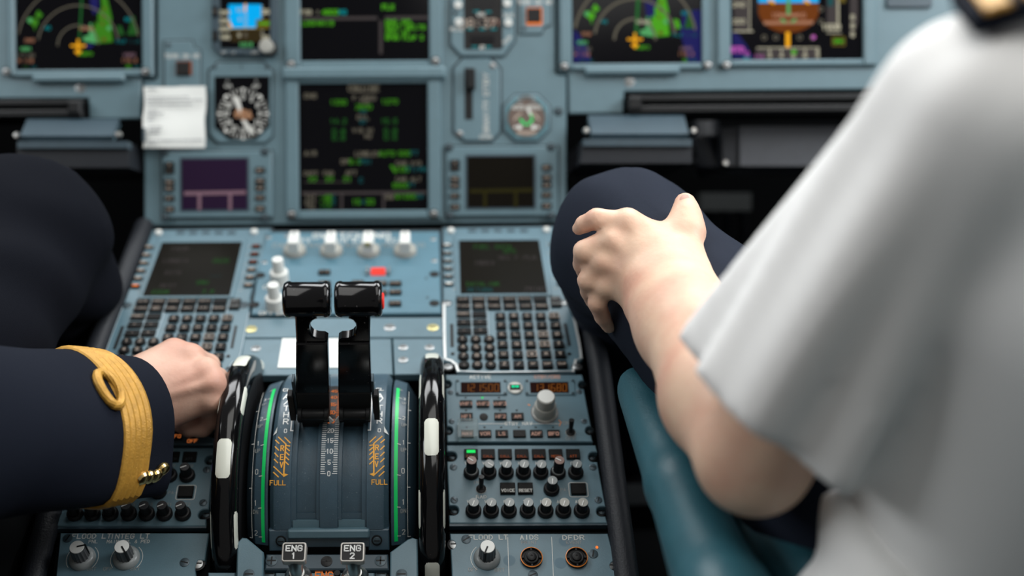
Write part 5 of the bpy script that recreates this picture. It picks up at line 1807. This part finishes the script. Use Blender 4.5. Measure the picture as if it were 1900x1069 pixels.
for x in (986, 1069.5):
    o = u.at('push_button', G().lathe([(.0098, 0), (.0098, .0030), (.0088, .0034), (.0086, .0012), (0, .0010)], 32).mesh('push_button', BLACK), x, 1037, .004)
    part('ring', G().lathe([(.0099, .0024), (.0099, .0033), (.0093, .0036), (.0093, .0024)], 36, caps=False).mesh('ring', ORING), o)
    part('button_cap', G().lathe([(.0068, .001), (.0066, .0032), (.0058, .0038), (.0045, .0036), (.0040, .0050), (.0024, .0056), (.0010, .0056), (.0009, .0050), (0, .0050)], 28).mesh('button_cap', BLACK), o)
    part('lug', G().box((0, .0078, .0020), (.0014, .002, .003)).box((0, -.0078, .0020), (.0014, .002, .003)).box((.0078, 0, .0020), (.002, .0014, .003)).box((-.0078, 0, .0020), (.002, .0014, .003)).mesh('lug', RUBBER), o)
for x, y in ((865, 1001), (1100.5, 1028), (988.7, 1067)):
    u.at('screw', screw_mesh(.0044, DSCREW), x, y, .004, rz=random.uniform(0, 3))
for x, y in ((843.8, 1011), (1129, 1050)):
    u.at('fastener', recess_screw_mesh(.0050, SCREW), x, y, .002)
u.at('indicator_lamp', rkey_mesh(.0013, .0008, ORL), 1107.5, 1016, .004)
for x, y in ((1048, 1004), (1040, 1045), (945, 1040)):
    u.at('stain', G().poly(circ(.0055, 12), 0).mesh('stain', mat('grey_stain', (0.085, 0.150, 0.190), 0.6) if 'grey_stain' not in MATS else MATS['grey_stain'], 0), x, y, .00405)

u = Unit(REAR, 'lighting_panel', 'light panel with FLOOD LT and INTEG LT knobs below the dark sleeve', 'panel', 240, 1050)
u.plate('face_plate', [(112, 989), (388, 989), (380, 1040), (368, 1040), (362, 1055), (366, 1125), (98, 1125)], -0.004, 0.004, BLUE2, 0.0008)
u.plate('backing', [(108, 986), (392, 986), (386, 1130), (92, 1130)], -0.0135, -0.004, MATTE, 0)
for t, x, y, h, wd, m in (('FLOOD LT', 170, 995, 8, 1.05, OFFW), ('INTEG LT', 241, 995, 8, 1.05, OFFW), ('PNL', 173, 1005, 5.5, 1.0, OFFW), ('MAIN PNL & PED', 238, 1005, 5.5, .95, OFFW), ('BRT', 170, 1055.5, 5.5, 1.0, DIMW), ('OFF', 200, 1055.5, 5.5, 1.0, DIMW), ('BRT', 251, 1055.5, 5.5, 1.0, DIMW)):
    u.leg(t, x, y, h, m, .0042, wd)
light_knob(u, 153, 1037, rad(-75))
light_knob(u, 235, 1036, rad(-145))
g = G()
for x in (153, 235):
    c = u.p(x, 1036, .0042)
    for r0, r1 in ((140, 221), (-40, 51)):
        g.strip([[(c[0] + .0142 * cos(rad(a)), c[1] + .0142 * sin(rad(a))) for a in range(r0, r1, 10)]], .0005, .0043)
part('guide_lines', g.mesh('guide_lines', OFFW, 0), u.root)
for x, y in ((126, 999), (342.6, 1044)):
    u.at('screw', screw_mesh(.0044, DSCREW), x, y, .004, rz=random.uniform(0, 3))
u.at('fastener', recess_screw_mesh(.0050, SCREW), 367, 1047, .002)


# ------------------------------------------------------------------ soft bodies: smooth union of tapered limbs, meshed as one surface
def smin(a, b, k):
    h = np.clip(0.5 + 0.5 * (b - a) / k, 0, 1)
    return b + (a - b) * h - k * h * (1 - h)


def seg_d(P, a, b, ra, rb):
    a, b = np.array(a, np.float32), np.array(b, np.float32)
    ab = b - a
    t = np.clip(((P - a) @ ab) / max(float(ab @ ab), 1e-12), 0, 1)
    return np.linalg.norm(P - a - t[:, None] * ab, axis=1) - (ra + (rb - ra) * t)


def surface(fn, lo, hi, h):
    """naive surface nets over a signed distance function"""
    lo, hi = np.array(lo, np.float32), np.array(hi, np.float32)
    n = np.ceil((hi - lo) / h).astype(int) + 1
    ax = [lo[i] + h * np.arange(n[i], dtype=np.float32) for i in range(3)]
    gx, gy, gz = np.meshgrid(*ax, indexing='ij')
    P = np.stack([gx.ravel(), gy.ravel(), gz.ravel()], 1)
    D = np.concatenate([fn(P[i:i + 300000]) for i in range(0, len(P), 300000)]).reshape(n)
    S = D < 0
    c = np.zeros(n - 1, int)
    for i in (0, 1):
        for j in (0, 1):
            for k in (0, 1):
                c += S[i:n[0] - 1 + i, j:n[1] - 1 + j, k:n[2] - 1 + k]
    mask = (c > 0) & (c < 8)
    idx = -np.ones(n - 1, int)
    cells = np.argwhere(mask)
    idx[mask] = np.arange(len(cells))
    acc = np.zeros((len(cells), 3)); cnt = np.zeros(len(cells))
    corners = [(i, j, k) for i in (0, 1) for j in (0, 1) for k in (0, 1)]
    for a in corners:
        for d in range(3):
            if a[d] == 0:
                b = list(a); b[d] = 1
                ca, cb = cells + np.array(a), cells + np.array(b)
                da, db = D[tuple(ca.T)], D[tuple(cb.T)]
                m = (da < 0) != (db < 0)
                t = np.zeros(len(cells)); t[m] = da[m] / (da[m] - db[m])
                p = np.tile(np.array(a, float), (len(cells), 1)); p[:, d] += t
                acc[m] += p[m]; cnt[m] += 1
    V = lo + (cells + acc / cnt[:, None]) * h
    Q = []
    for d in range(3):
        e1, e2 = (d + 1) % 3, (d + 2) % 3
        sl0 = [slice(1, n[i] - 1) for i in range(3)]; sl0[d] = slice(0, n[d] - 1)
        sl1 = list(sl0); sl1[d] = slice(1, n[d])
        s0, s1 = S[tuple(sl0)], S[tuple(sl1)]
        for flip in (False, True):
            E = np.argwhere(s0 & ~s1 if not flip else ~s0 & s1)
            off = np.ones(3, int); off[d] = 0
            E = E + off
            def cell(o1, o2):
                e = E.copy(); e[:, e1] -= o1; e[:, e2] -= o2
                return idx[tuple(e.T)]
            q = np.stack([cell(1, 1), cell(0, 1), cell(0, 0), cell(1, 0)], 1)
            Q.append(q if not flip else q[:, ::-1])
    return V, np.concatenate(Q)


def blob(name, fn, pts, pad, h, m, parent, smooth_it=1, label=None):
    A = np.array([list(p) for p in pts])
    V, Q = surface(fn, A.min(0) - pad, A.max(0) + pad, h)
    # light smoothing along mesh edges
    E = np.concatenate([Q[:, [i, (i + 1) % 4]] for i in range(4)])
    for _ in range(smooth_it):
        s = np.zeros_like(V); c = np.zeros(len(V))
        np.add.at(s, E[:, 0], V[E[:, 1]]); np.add.at(c, E[:, 0], 1)
        np.add.at(s, E[:, 1], V[E[:, 0]]); np.add.at(c, E[:, 1], 1)
        V = V * .5 + .5 * s / np.maximum(c, 1)[:, None]
    inv = parent.matrix_world.inverted()
    R3 = np.array(inv.to_3x3()); t3 = np.array(inv.translation)
    V = V @ R3.T + t3
    me = bpy.data.meshes.new(name)
    me.vertices.add(len(V)); me.vertices.foreach_set('co', V.astype(np.float32).ravel())
    me.loops.add(Q.size); me.loops.foreach_set('vertex_index', Q.astype(np.int32).ravel())
    me.polygons.add(len(Q))
    me.polygons.foreach_set('loop_start', np.arange(0, Q.size, 4, dtype=np.int32))
    me.polygons.foreach_set('loop_total', np.full(len(Q), 4, dtype=np.int32))
    me.update(calc_edges=True)
    me.validate()
    me.polygons.foreach_set('use_smooth', [True] * len(me.polygons))
    me.materials.append(m)
    me.update()
    return part(name, me, parent, label=label)


def limbs(segs, extra=None):
    """segs: (p0, p1, r0, r1, k)"""
    def fn(P):
        P = P.astype(np.float32)
        d = None
        for a, b, ra, rb, k in segs:
            e = seg_d(P, a, b, ra, rb)
            d = e if d is None else smin(d, e, k)
        if extra:
            d = extra(P, d)
        return d
    return fn


def chain(pts, rad_, k):
    return [(pts[i], pts[i + 1], rad_[i], rad_[i + 1], k) for i in range(len(pts) - 1)]


# ---------------- person at the right: white shirt, hand on knee
hip = W(1560, 960, 0.80)
FO = thing('person', 'person in white short-sleeved shirt and navy trousers resting one hand on a knee', 'person', Matrix.Translation(Vector((hip.x + .15, hip.y, 0.0))))
wr = W(1240, 540, 0.975)
el = W(1398, 850, 0.735)
sh = W(1800, 205, 0.58)
segs = []
segs += [(sh, el, .042, .035, .02), (el, el.lerp(wr, .3), .035, .042, .012), (el.lerp(wr, .3), el.lerp(wr, .75), .042, .0355, .015), (el.lerp(wr, .75), wr, .0355, .0285, .03), (wr, W(1200, 470, .986), .0265, .0140, .055)]
segs += [(W(1256, 500, .985), W(1222, 532, .982), .023, .020, .025)]
iM, mM, rM, pM = W(1163, 414, .990), W(1131, 446, .988), W(1113, 486, .992), W(1120, 532, 1.000)
cm = W(1232, 490, .985)
segs += [(W(1252, 500, .986), iM, .019, .0112, .014), (W(1240, 508, .982), mM, .020, .0114, .014), (W(1224, 522, .982), rM, .019, .0108, .014), (W(1210, 532, .988), pM, .0150, .0100, .014)]
segs += [(W(1215, 446, .992), iM, .012, .0105, .012)]
kf = .0022
segs += chain([iM, W(1107, 406, .988), W(1084, 416, .998), W(1074, 424, 1.006)], [.0104, .0092, .0078, .0062], kf)
segs += chain([mM, W(1084, 466, .990), W(1080, 490, 1.012), W(1084, 508, 1.028)], [.0108, .0096, .0082, .0066], kf)
segs += chain([rM, W(1091, 520, .998), W(1093, 541, 1.020), W(1099, 560, 1.034)], [.0102, .0092, .0078, .0064], kf)
segs += chain([pM, W(1108, 562, 1.004), W(1118, 588, 1.018), W(1130, 608, 1.030)], [.0096, .0084, .0072, .0058], kf)
segs += chain([W(1262, 478, .985), W(1274, 432, .992), W(1273, 398, 1.000), W(1271, 376, 1.006)], [.0190, .0138, .0108, .0090], .010)
segs += [(W(1225, 455, .994), W(1268, 428, .998), .014, .012, .014)]


def fo_extra(P, d):
    for q in (iM, mM, rM, pM):                                     # knuckle bumps
        c = np.array(q - AX * .007, np.float32)
        d = smin(d, np.linalg.norm(P - c, axis=1) - .0080, .007)
    for a, b in ((W(1225, 500, .962), iM), (W(1210, 512, .961), mM), (W(1200, 525, .963), rM)):
        d = smin(d, seg_d(P, a.lerp(b, .25), b - AX * .010, .0016, .0024), .006)   # tendons
    c = np.array(W(1190, 520, .962), np.float32)
    d = smin(d, np.linalg.norm(P - c, axis=1) - .007, .016)         # wrist bone
    return d


blob('body', limbs(segs, fo_extra), [s_[0] for s_ in segs] + [s_[1] for s_ in segs], .06, .0026, SKIN, FO)
T = Matrix.Translation(FO.matrix_world.inverted() @ W(1271.5, 374, 0.997)) @ MIP.M.to_3x3().to_4x4()
part('thumbnail', G().lathe([(.0062, -.001), (.0060, .0004), (.0040, .0012), (0, .0016)], 16, 0, Matrix.Diagonal((.85, 1.1, 1, 1))).mesh('thumbnail', NAIL), FO, M=T)

kn = W(1162, 446, 1.115)
hp = W(1620, 930, 0.84)
an = W(1168, 800, 1.62)


def trouser_folds(P, d):
    q = P @ np.array([3.0, 1.2, -2.0], np.float32)
    return d + .0016 * np.sin(q * 38 + 2.5 * np.sin(P[:, 2] * 30)) + .001 * np.sin(P @ np.array([60., -35., 48.], np.float32))


cdir = (UP * .75 - AX * .66).normalized()
tseg = [(kn, hp, .066, .088, .02), (kn, an, .062, .056, .03), (W(1142, 470, 1.13), W(1168, 560, 1.26), .056, .050, .03)]
hp2 = hp + Vector((.28, .0, .0)); kn2 = kn + Vector((.42, .02, .0)); an2 = an + Vector((.38, 0, 0))
tseg += [(kn2, hp2, .066, .088, .02), (kn2, an2, .062, .056, .03), (hp, hp2, .09, .09, .04)]
tseg += [(kn + cdir * .0655, hp + cdir * .0875, .0035, .0035, .010)]
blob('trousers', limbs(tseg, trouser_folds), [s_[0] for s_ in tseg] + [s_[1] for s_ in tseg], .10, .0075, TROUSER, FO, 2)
g = G()
P = [W(x, y, d) for x, y, d in ((1150, 352, 1.083), (1182, 380, 1.052), (1215, 413, 1.030), (1250, 445, 1.012))]
# shoes on the floor
for a_ in (an, an2):
    o_ = a_ - Vector(FO.location)
    gz = G().prism([(-.045, -.10), (.045, -.10), (.052, .05), (.03, .16), (-.03, .16), (-.052, .05)], 0.002, .07, .02)
    part('shoe', gz.mesh('shoe', GLOSS), FO, (o_.x, o_.y + .02, 0))

# shirt: torso, wide short sleeve with an open hem
ush = W(1790, 90, 0.60)
tc = Vector((sh.x + .215, sh.y - .02, 0))
neck = Vector((tc.x, sh.y - .03, sh.z + .085))
chest = Vector((tc.x, sh.y + .0, sh.z - .13))
waist = Vector((tc.x, sh.y + .02, sh.z - .38))
ex_a = np.array(sh, np.float32); ex_b = np.array(W(1374, 842, .735), np.float32)
axd = (ex_b - ex_a) / np.linalg.norm(ex_b - ex_a)
Ls = float(np.linalg.norm(ex_b - ex_a))
HEM = np.array(W(1405, 770, .70), np.float32)
hn = np.array((W(1540, 905, .70) - W(1262, 660, .74)), np.float32)
hn = np.cross(hn, np.array(AX, np.float32) + 0.35 * np.array(UP, np.float32)); hn /= np.linalg.norm(hn)
if hn @ axd < 0:
    hn = -hn
side = np.cross(axd, np.array([0, 0, 1], np.float32)); side /= np.linalg.norm(side)
oth = np.cross(axd, side)


def shirt_fn(P):
    P = P.astype(np.float32)
    q = P - ex_a
    t = q @ axd
    ang = np.arctan2(q @ side, q @ oth)
    f = np.clip(t / Ls, 0, 1)
    fold = (.0066 * np.sin(ang * 4 + 1.2 * f) + .0048 * np.sin(ang * 7 - 3 * f + 1.0)) * (0.25 + 1.1 * f)
    d = seg_d(P, ex_a - axd * .00, ex_b + axd * .05, .0460, .0715) + fold
    # open sleeve: cut by the hem plane and hollow it
    inner = seg_d(P, ex_a + axd * .06, ex_b + axd * .09, .034, .050) + fold
    cut = (P - HEM) @ hn
    sl = np.maximum(np.maximum(d, cut), -np.maximum(inner, -cut - .07))
    # torso, wider than deep
    S = np.array([1.0, 1.35, 1.0], np.float32)
    c0 = np.array(chest, np.float32)
    Pq = (P - c0) * S + c0
    tf = .006 * np.sin(P @ np.array([16., 8., 22.], np.float32)) + .004 * np.sin(P @ np.array([35., -20., 12.], np.float32))
    to = seg_d(Pq, chest + Vector((-.075, 0, .02)), waist + Vector((-.075, 0, 0)), .150, .140)
    to = smin(to, seg_d(Pq, chest + Vector((.05, 0, .02)), waist + Vector((.03, 0, 0)), .150, .135), .05)
    to = smin(to, seg_d(P, np.array(sh, np.float32) + np.array([.02, 0, .0], np.float32), neck, .048, .060), .05)
    to = smin(to, seg_d(P, np.array([2 * tc.x - sh.x, sh.y, sh.z], np.float32), neck, .060, .062), .05)
    to = smin(to, seg_d(P, np.array([2 * tc.x - sh.x, sh.y, sh.z], np.float32), np.array([2 * tc.x - sh.x + .06, sh.y + .12, sh.z - .20], np.float32), .060, .064), .03)
    to = to + tf * .8
    return smin(sl, to, .022)


blob('shirt', shirt_fn, [sh, el, neck, waist, chest + Vector((-.2, 0, 0)), Vector((2 * tc.x - sh.x + .08, sh.y + .14, sh.z - .2))], .14, .0054, SHIRT, FO, 2)
# shoulder strap with gold bars
axE = (neck - sh).normalized()
nE = Vector((0, .04, .99)); nE = (nE - axE * nE.dot(axE)).normalized()
tE = nE.cross(axE)
e0 = sh + axE * .004 + nE * .048
ME = Matrix(((axE.x, tE.x, nE.x, e0.x), (axE.y, tE.y, nE.y, e0.y), (axE.z, tE.z, nE.z, e0.z), (0, 0, 0, 1)))
MEl = FO.matrix_world.inverted() @ ME
ep = part('epaulette', G().prism([(0, -.024), (.09, -.022), (.10, 0), (.09, .022), (0, .024)], 0, .010, .003).mesh('epaulette', JACKET), FO, M=MEl)
for k in range(3):
    part('gold_bar', G().box((.012 + .019 * k, 0, .0105), (.012, .048, .003), 0, None, .001).mesh('gold_bar', GOLDB), ep)
# loose shirt tail beside the armrest
ta = W(1575, 905, .74)
g = blob('shirt_tail', lambda P: seg_d(P, W(1562, 935, .73), W(1600, 1120, .72), .010, .045) + .004 * np.sin(P @ np.array([70., 30., 90.], np.float32)), [W(1562, 935, .73), W(1600, 1120, .72)], .07, .005, SHIRT, FO, 1)

# ---------------- person at the left: navy jacket, clenched hand
CP = thing('person', 'person in navy jacket with gold braided cuff, clenched hand over the radio panel', 'person', Matrix.Translation(Vector((-.62, .05, 0.0))))
wc_ = W(262, 745, 1.060)
segs = [(W(60, 800, .93), wc_, .034, .0300, .02)]
iK, mK, rK, pK = W(356, 662, 1.078), W(382, 688, 1.064), W(395, 710, 1.058), W(392, 742, 1.060)
segs += [(W(275, 708, 1.066), iK, .0215, .0108, .014), (W(278, 722, 1.060), mK, .0225, .0112, .014), (W(280, 742, 1.058), rK, .0235, .0112, .014), (W(282, 765, 1.064), pK, .0220, .0108, .014)]
segs += [(W(280, 690, 1.075), W(322, 653, 1.085), .0190, .0135, .016)]
kf = .005
segs += chain([iK, W(387, 678, 1.106), W(372, 705, 1.124), W(345, 712, 1.122)], [.0115, .0104, .0098, .0086], kf)
segs += chain([mK, W(402, 704, 1.092), W(386, 735, 1.116), W(352, 735, 1.116)], [.0118, .0108, .0100, .0088], kf)
segs += chain([rK, W(403, 742, 1.086), W(386, 768, 1.104), W(352, 768, 1.104)], [.0114, .0106, .0098, .0084], kf)
segs += chain([pK, W(393, 774, 1.080), W(376, 792, 1.086), W(352, 795, 1.084)], [.0106, .0098, .0092, .0082], kf)
segs += chain([W(320, 745, 1.090), W(338, 778, 1.096), W(351, 796, 1.096)], [.0150, .0112, .0086], .006)
segs += [(W(318, 742, 1.085), W(352, 748, 1.098), .022, .018, .012)]


def cp_extra(P, d):
    for q in (iK, mK, rK, pK):
        c = np.array(q - AX * .006, np.float32)
        d = smin(d, np.linalg.norm(P - c, axis=1) - .0082, .007)
    for b in (iK, mK, rK):
        d = smin(d, seg_d(P, wc_.lerp(b, .45) - AX * .022, b - AX * .012, .0014, .0022), .007)
    return d


blob('body', limbs(segs, cp_extra), [s_[0] for s_ in segs] + [s_[1] for s_ in segs], .05, .0022, SKIN2, CP)

# jacket sleeve as a lofted, open-ended tube
c0, c1, c2 = W(238, 786, 1.020), W(-30, 808, 0.885), W(-330, 850, 0.74)
sax = (c1 - c0).normalized()
sup = (UP - sax * UP.dot(sax)).normalized()
sdp = sax.cross(sup)
SEG = 48


def sleeve_pt(t, th, off=0.0):
    """t runs in metres from the cuff up the arm"""
    L1 = (c1 - c0).length
    p = c0 + sax * t if t < L1 else c1 + (c2 - c1).normalized() * (t - L1)
    r = .0605 + .022 * min(1, t / .30)
    wob = .0022 * sin(3 * th + 9 * t) * min(1, t / .05) + .0035 * sin(2 * th - 20 * t + 1) * min(1, max(0, t - .04) / .06)
    dth = (th - rad(222) + pi) % (2 * pi) - pi
    rr = (r + off + wob) * (1 + .27 * math.exp(-(dth / .36) ** 2) * max(0, 1 - t / .16))
    return p + sup * (rr * cos(th) * 1.0) + sdp * (rr * sin(th) * .92)


inv = CP.matrix_world.inverted()


def loft(ts, off, name, m, sm=60, th0=0, th1=2 * pi):
    V, Fc = [], []
    for t, o in zip(ts, off):
        V += [inv @ sleeve_pt(t, th0 + (th1 - th0) * k / SEG, o) for k in range(SEG + 1)]
    n = SEG + 1
    for j in range(len(ts) - 1):
        for k in range(SEG):
            Fc.append((j * n + k, j * n + k + 1, (j + 1) * n + k + 1, (j + 1) * n + k))
    return part(name, G().add(V, Fc).mesh(name, m, sm), CP)


ts = [.12, .06, .02, 0.002, -.001, 0.001] + [.01 * k for k in range(1, 60)]
of = [-.006, -.006, -.006, -.005, -.0025, 0] + [0] * 59
loft(ts, of, 'jacket_sleeve', JACKET)
# braid: five cords round the sleeve and the loop
tb = [.033, .034] + [.034 + .0034 * k for k in range(1, 11)] + [.069]
ofb = [.0004, .0022] + [.0020 + .0016 * (k % 2) for k in range(1, 11)] + [.0004]
loft(tb, ofb, 'gold_braid', GOLDB, 18)
thc = math.atan2(1, .35)


def loop_pts():
    L = []
    best = None
    for th in [i * .05 for i in range(126)]:
        q = sleeve_pt(.072, th, .002) - CAM
        d = q.dot(AX)
        px, py = PX + F * q.dot(RT) / d, PY - F * q.dot(UP) / d
        e = abs(py - 718) + (0 if d < 1.02 else 400)
        if best is None or e < best[0]:
            best = (e, th)
    th = best[1]
    for k in range(17):
        a = 2 * pi * k / 16
        L.append(inv @ sleeve_pt(.074 + .010 * cos(a), th + .26 * sin(a), .003))
    return L


part('braid_loop', G().tube(loop_pts()[:-1], .0040, 10, closed=True).mesh('braid_loop', GOLDB), CP)
# gold cuff buttons
for k, (x, y) in enumerate(((262, 889), (274, 883), (286, 878), (299, 871))):
    best = None
    for t in [.004 + .004 * i for i in range(14)]:
        for th in [i * .06 for i in range(105)]:
            q = sleeve_pt(t, th, .002)
            v = q - CAM
            d = v.dot(AX)
            e = abs(PX + F * v.dot(RT) / d - x) + abs(PY - F * v.dot(UP) / d - y)
            if d < 1.06 and (best is None or e < best[0]):
                best = (e, q, t, th)
    q, t, th = best[1:]
    nrm = (q - (c0 + sax * t)).normalized()
    a_ = sax; b_ = nrm.cross(a_).normalized(); a_ = b_.cross(nrm)
    Mb = Matrix(((a_.x, b_.x, nrm.x, q.x), (a_.y, b_.y, nrm.y, q.y), (a_.z, b_.z, nrm.z, q.z), (0, 0, 0, 1)))
    part('cuff_button', cached('cbtn', lambda: G().lathe([(.0065, -.001), (.0068, .001), (.0055, .0032), (.0028, .0044), (0, .0047)], 20).mesh('cuff_button', GOLD)), CP, M=inv @ Mb)
# jacket torso out of the frame and trousers
jt = Vector((-.66, -.02, .60))
elb = c2
jseg = [(elb, Vector((-.50, -.06, .98)), .075, .085, .04), (Vector((-.50, -.06, .96)), Vector((-.80, -.06, .96)), .09, .09, .05), (Vector((-.65, -.04, .88)), Vector((-.65, .02, .55)), .17, .15, .06)]
blob('jacket', limbs(jseg), [s_[0] for s_ in jseg] + [s_[1] for s_ in jseg], .19, .012, JACKET, CP, 1)
kn = W(45, 438, 1.16)
hp = W(-330, 960, 0.86)
an = W(150, 760, 1.66)


def cp_folds(P, d):
    v = P - np.array(kn, np.float32)
    return d + .0030 * np.sin(v @ np.array([30., 46., 55.], np.float32) + 2 * np.sin(v @ np.array([20., -15., 10.], np.float32))) + .0014 * np.sin(P @ np.array([80., -35., 60.], np.float32))


tseg = [(kn, hp, .079, .095, .02), (kn, an, .070, .058, .035), (W(120, 520, 1.22), W(135, 620, 1.38), .056, .056, .03)]
kn2 = kn + Vector((-.36, 0, 0)); hp2 = hp + Vector((-.24, 0, 0)); an2 = an + Vector((-.38, 0, 0))
tseg += [(kn2, hp2, .076, .095, .02), (kn2, an2, .070, .058, .035), (hp, hp2, .1, .1, .04)]


def on_knee(px, py, r=.077):
    c_ = kn - CAM
    r_ = ray(px, py)
    A, B, Cc = r_.dot(r_), r_.dot(c_), c_.dot(c_) - r * r
    D_ = B * B - A * Cc
    t = (B - math.sqrt(max(D_, 0))) / A
    return CAM + r_ * t


for L_ in (((92, 302), (126, 334), (150, 388), (160, 450), (152, 520)), ((132, 318), (164, 366), (178, 425), (176, 490))):
    q = [on_knee(*p) for p in L_]
    tseg += [(q[i], q[i + 1], .0042, .0042, .007) for i in range(len(q) - 1)]
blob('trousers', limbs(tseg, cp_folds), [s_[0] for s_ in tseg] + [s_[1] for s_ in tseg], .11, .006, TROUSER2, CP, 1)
for a_ in (an, an2):
    o_ = a_ - Vector(CP.location)
    gz = G().prism([(-.045, -.10), (.045, -.10), (.052, .05), (.03, .16), (-.03, .16), (-.052, .05)], 0.002, .07, .02)
    part('shoe', gz.mesh('shoe', GLOSS), CP, (o_.x, o_.y + .02, 0))

def head(parent, c, hair_m, skin_m):
    """neck, face and hair of a seated person looking ahead (+Y), above the frame of the photograph"""
    V3 = Vector

    def fn(P):
        P = P.astype(np.float32)
        S = np.array([1.14, .98, .86], np.float32)
        q = (P - np.array(c, np.float32)) * S
        d = np.linalg.norm(q, axis=1) - .088
        d = smin(d, seg_d(P, c + V3((0, .030, -.055)), c + V3((0, .050, -.085)), .056, .036), .03)
        d = smin(d, seg_d(P, c + V3((0, -.020, -.06)), c + V3((0, -.035, -.19)), .056, .060), .03)
        d = smin(d, seg_d(P, c + V3((0, .092, .005)), c + V3((0, .112, -.028)), .007, .012), .012)
        for sx in (-1, 1):
            d = smin(d, seg_d(P, c + V3((sx * .080, -.005, .012)), c + V3((sx * .080, .0, -.028)), .013, .009), .006)
            e = np.linalg.norm(P - np.array(c + V3((sx * .032, .104, .010)), np.float32), axis=1) - .015
            d = -smin(-d, e, .012)
        d = smin(d, seg_d(P, c + V3((-.020, .096, -.058)), c + V3((.020, .096, -.058)), .006, .006), .006)
        return d
    blob('head', fn, [c + V3((-.09, -.1, -.25)), c + V3((.09, .11, .1))], .03, .0055, skin_m, parent, 1)

    def hf(P):
        P = P.astype(np.float32)
        S = np.array([1.12, .95, .86], np.float32)
        d = np.linalg.norm((P - np.array(c + V3((0, -.012, .014)), np.float32)) * S, axis=1) - .093
        cut = (P - np.array(c + V3((0, .045, .035)), np.float32)) @ np.array([0, .80, -.60], np.float32)
        return -smin(-d, -cut, .01)
    blob('hair', hf, [c + V3((-.09, -.12, -.1)), c + V3((.09, .1, .12))], .03, .006, hair_m, parent, 1)


HAIR = mat('short_dark_brown_hair', (0.03, 0.018, 0.011), 0.6, noise=.4, scale=300, bump=.6, bscale=500)
head(FO, Vector((tc.x, sh.y - .01, neck.z + .20)), HAIR, SKIN)
head(CP, Vector((-.65, -.02, 1.28)), HAIR, SKIN2)

# ------------------------------------------------------------------ seats
hpF = W(1620, 930, 0.84)
st = thing('pilot_seat', 'teal leather seat with a long padded armrest under the bare elbow', 'seat', Matrix.Translation(Vector((hpF.x + .16, hpF.y - .06, 0))))
inv = st.matrix_world.inverted()
a0, a1, a2 = W(1186, 700, 1.02), W(1262, 880, .860), W(1350, 1090, .715)


def arm_fn(P):
    d = None
    Q = (a0, a1, a2, a2 + (a2 - a1) * .5)
    for offs, rs, k in ((((0, -.012),) * 4, (.020, .025, .030, .033), .012), (((.034, -.03), (.055, -.03), (.075, -.03), (.085, -.03)), (.018, .021, .024, .026), .04),
                        (((.018, -.05), (.025, -.055), (.03, -.06), (.034, -.065)), (.022, .026, .030, .032), .03)):
        for n_ in range(3):
            e = seg_d(P, Q[n_] + Vector((offs[n_][0], 0, offs[n_][1])), Q[n_ + 1] + Vector((offs[n_ + 1][0], 0, offs[n_ + 1][1])), rs[n_], rs[n_ + 1])
            d = e if d is None else smin(d, e, k if n_ == 0 else .01)
    return d


blob('armrest', arm_fn, [a0, a1, a2 + (a2 - a1) * .5, a2 + Vector((.1, 0, -.08))], .08, .005, TEAL, st, 6)
part('armrest_post', G().tube([inv @ (a2 + Vector((.04, -.10, -.06))), inv @ (a2 + Vector((.05, -.16, -.30)))], .018, 10).mesh('armrest_post', DSCREW), st)
part('seat_cushion', G().prism(rrect(.48, .46, .06, 4), hpF.z - .24, hpF.z - .105, .03).mesh('seat_cushion', TEAL), st, (0, .06, 0))
part('seat_back', G().prism(rrect(.46, .09, .04, 4), hpF.z - .16, hpF.z + .40, .03).mesh('seat_back', TEAL), st, (0.02, -.22, 0))
part('seat_base', G().box((0, .05, (hpF.z - .24) / 2 + .001), (.34, .34, hpF.z - .242), 0, None, .01).mesh('seat_base', CHAR), st)
hpC = W(-330, 960, 0.86)
st = thing('pilot_seat', 'seat painted black for shade under the person in the navy jacket', 'seat', Matrix.Translation(Vector((hpC.x - .145, hpC.y - .06, 0))))
part('seat_cushion', G().prism(rrect(.46, .46, .06, 4), hpC.z - .24, hpC.z - .115, .03).mesh('seat_cushion', MATTE), st, (0, .06, 0))  # black on this seat stands for the shade in the corner
part('seat_back', G().prism(rrect(.46, .09, .04, 4), hpC.z - .16, hpC.z + .40, .03).mesh('seat_back', MATTE), st, (0, -.28, 0))
part('seat_base', G().box((0, .05, (hpC.z - .24) / 2 + .001), (.34, .34, hpC.z - .242), 0, None, .01).mesh('seat_base', MATTE), st)

# ------------------------------------------------------------------ shared group phrases for things that repeat
PHRASE = {'display_unit': 'square cockpit displays', 'instrument_panel': 'blue-grey instrument panels', 'message_display': 'small message displays', 'push_switch': 'square push switches', 'folding_table': 'stowed folding tables',
          'footrest': 'ribbed footrest bars', 'rudder_pedal': 'rudder pedals', 'keyboard_unit': 'alphabet keyboard units', 'cover_plate': 'plain pedestal cover plates', 'engine_switch': 'engine master switches',
          'thrust_lever': 'thrust levers', 'trim_wheel': 'trim wheels', 'radio_panel': 'radio panels', 'audio_panel': 'audio panels', 'lighting_panel': 'lighting panels', 'pilot_seat': 'pilot seats'}
for o in list(C.objects):
    k = o.name.split('.')[0]
    if o.parent is None and 'category' in o and k in PHRASE:
        o['group'] = PHRASE[k]
for o in list(C.objects):
    if o.parent is not None and o.name.split('.')[0] in ('guide_lines', 'scale_ticks', 'reverse_hatching', 'pointer_lines', 'digits'):
        o['kind'] = 'stuff'
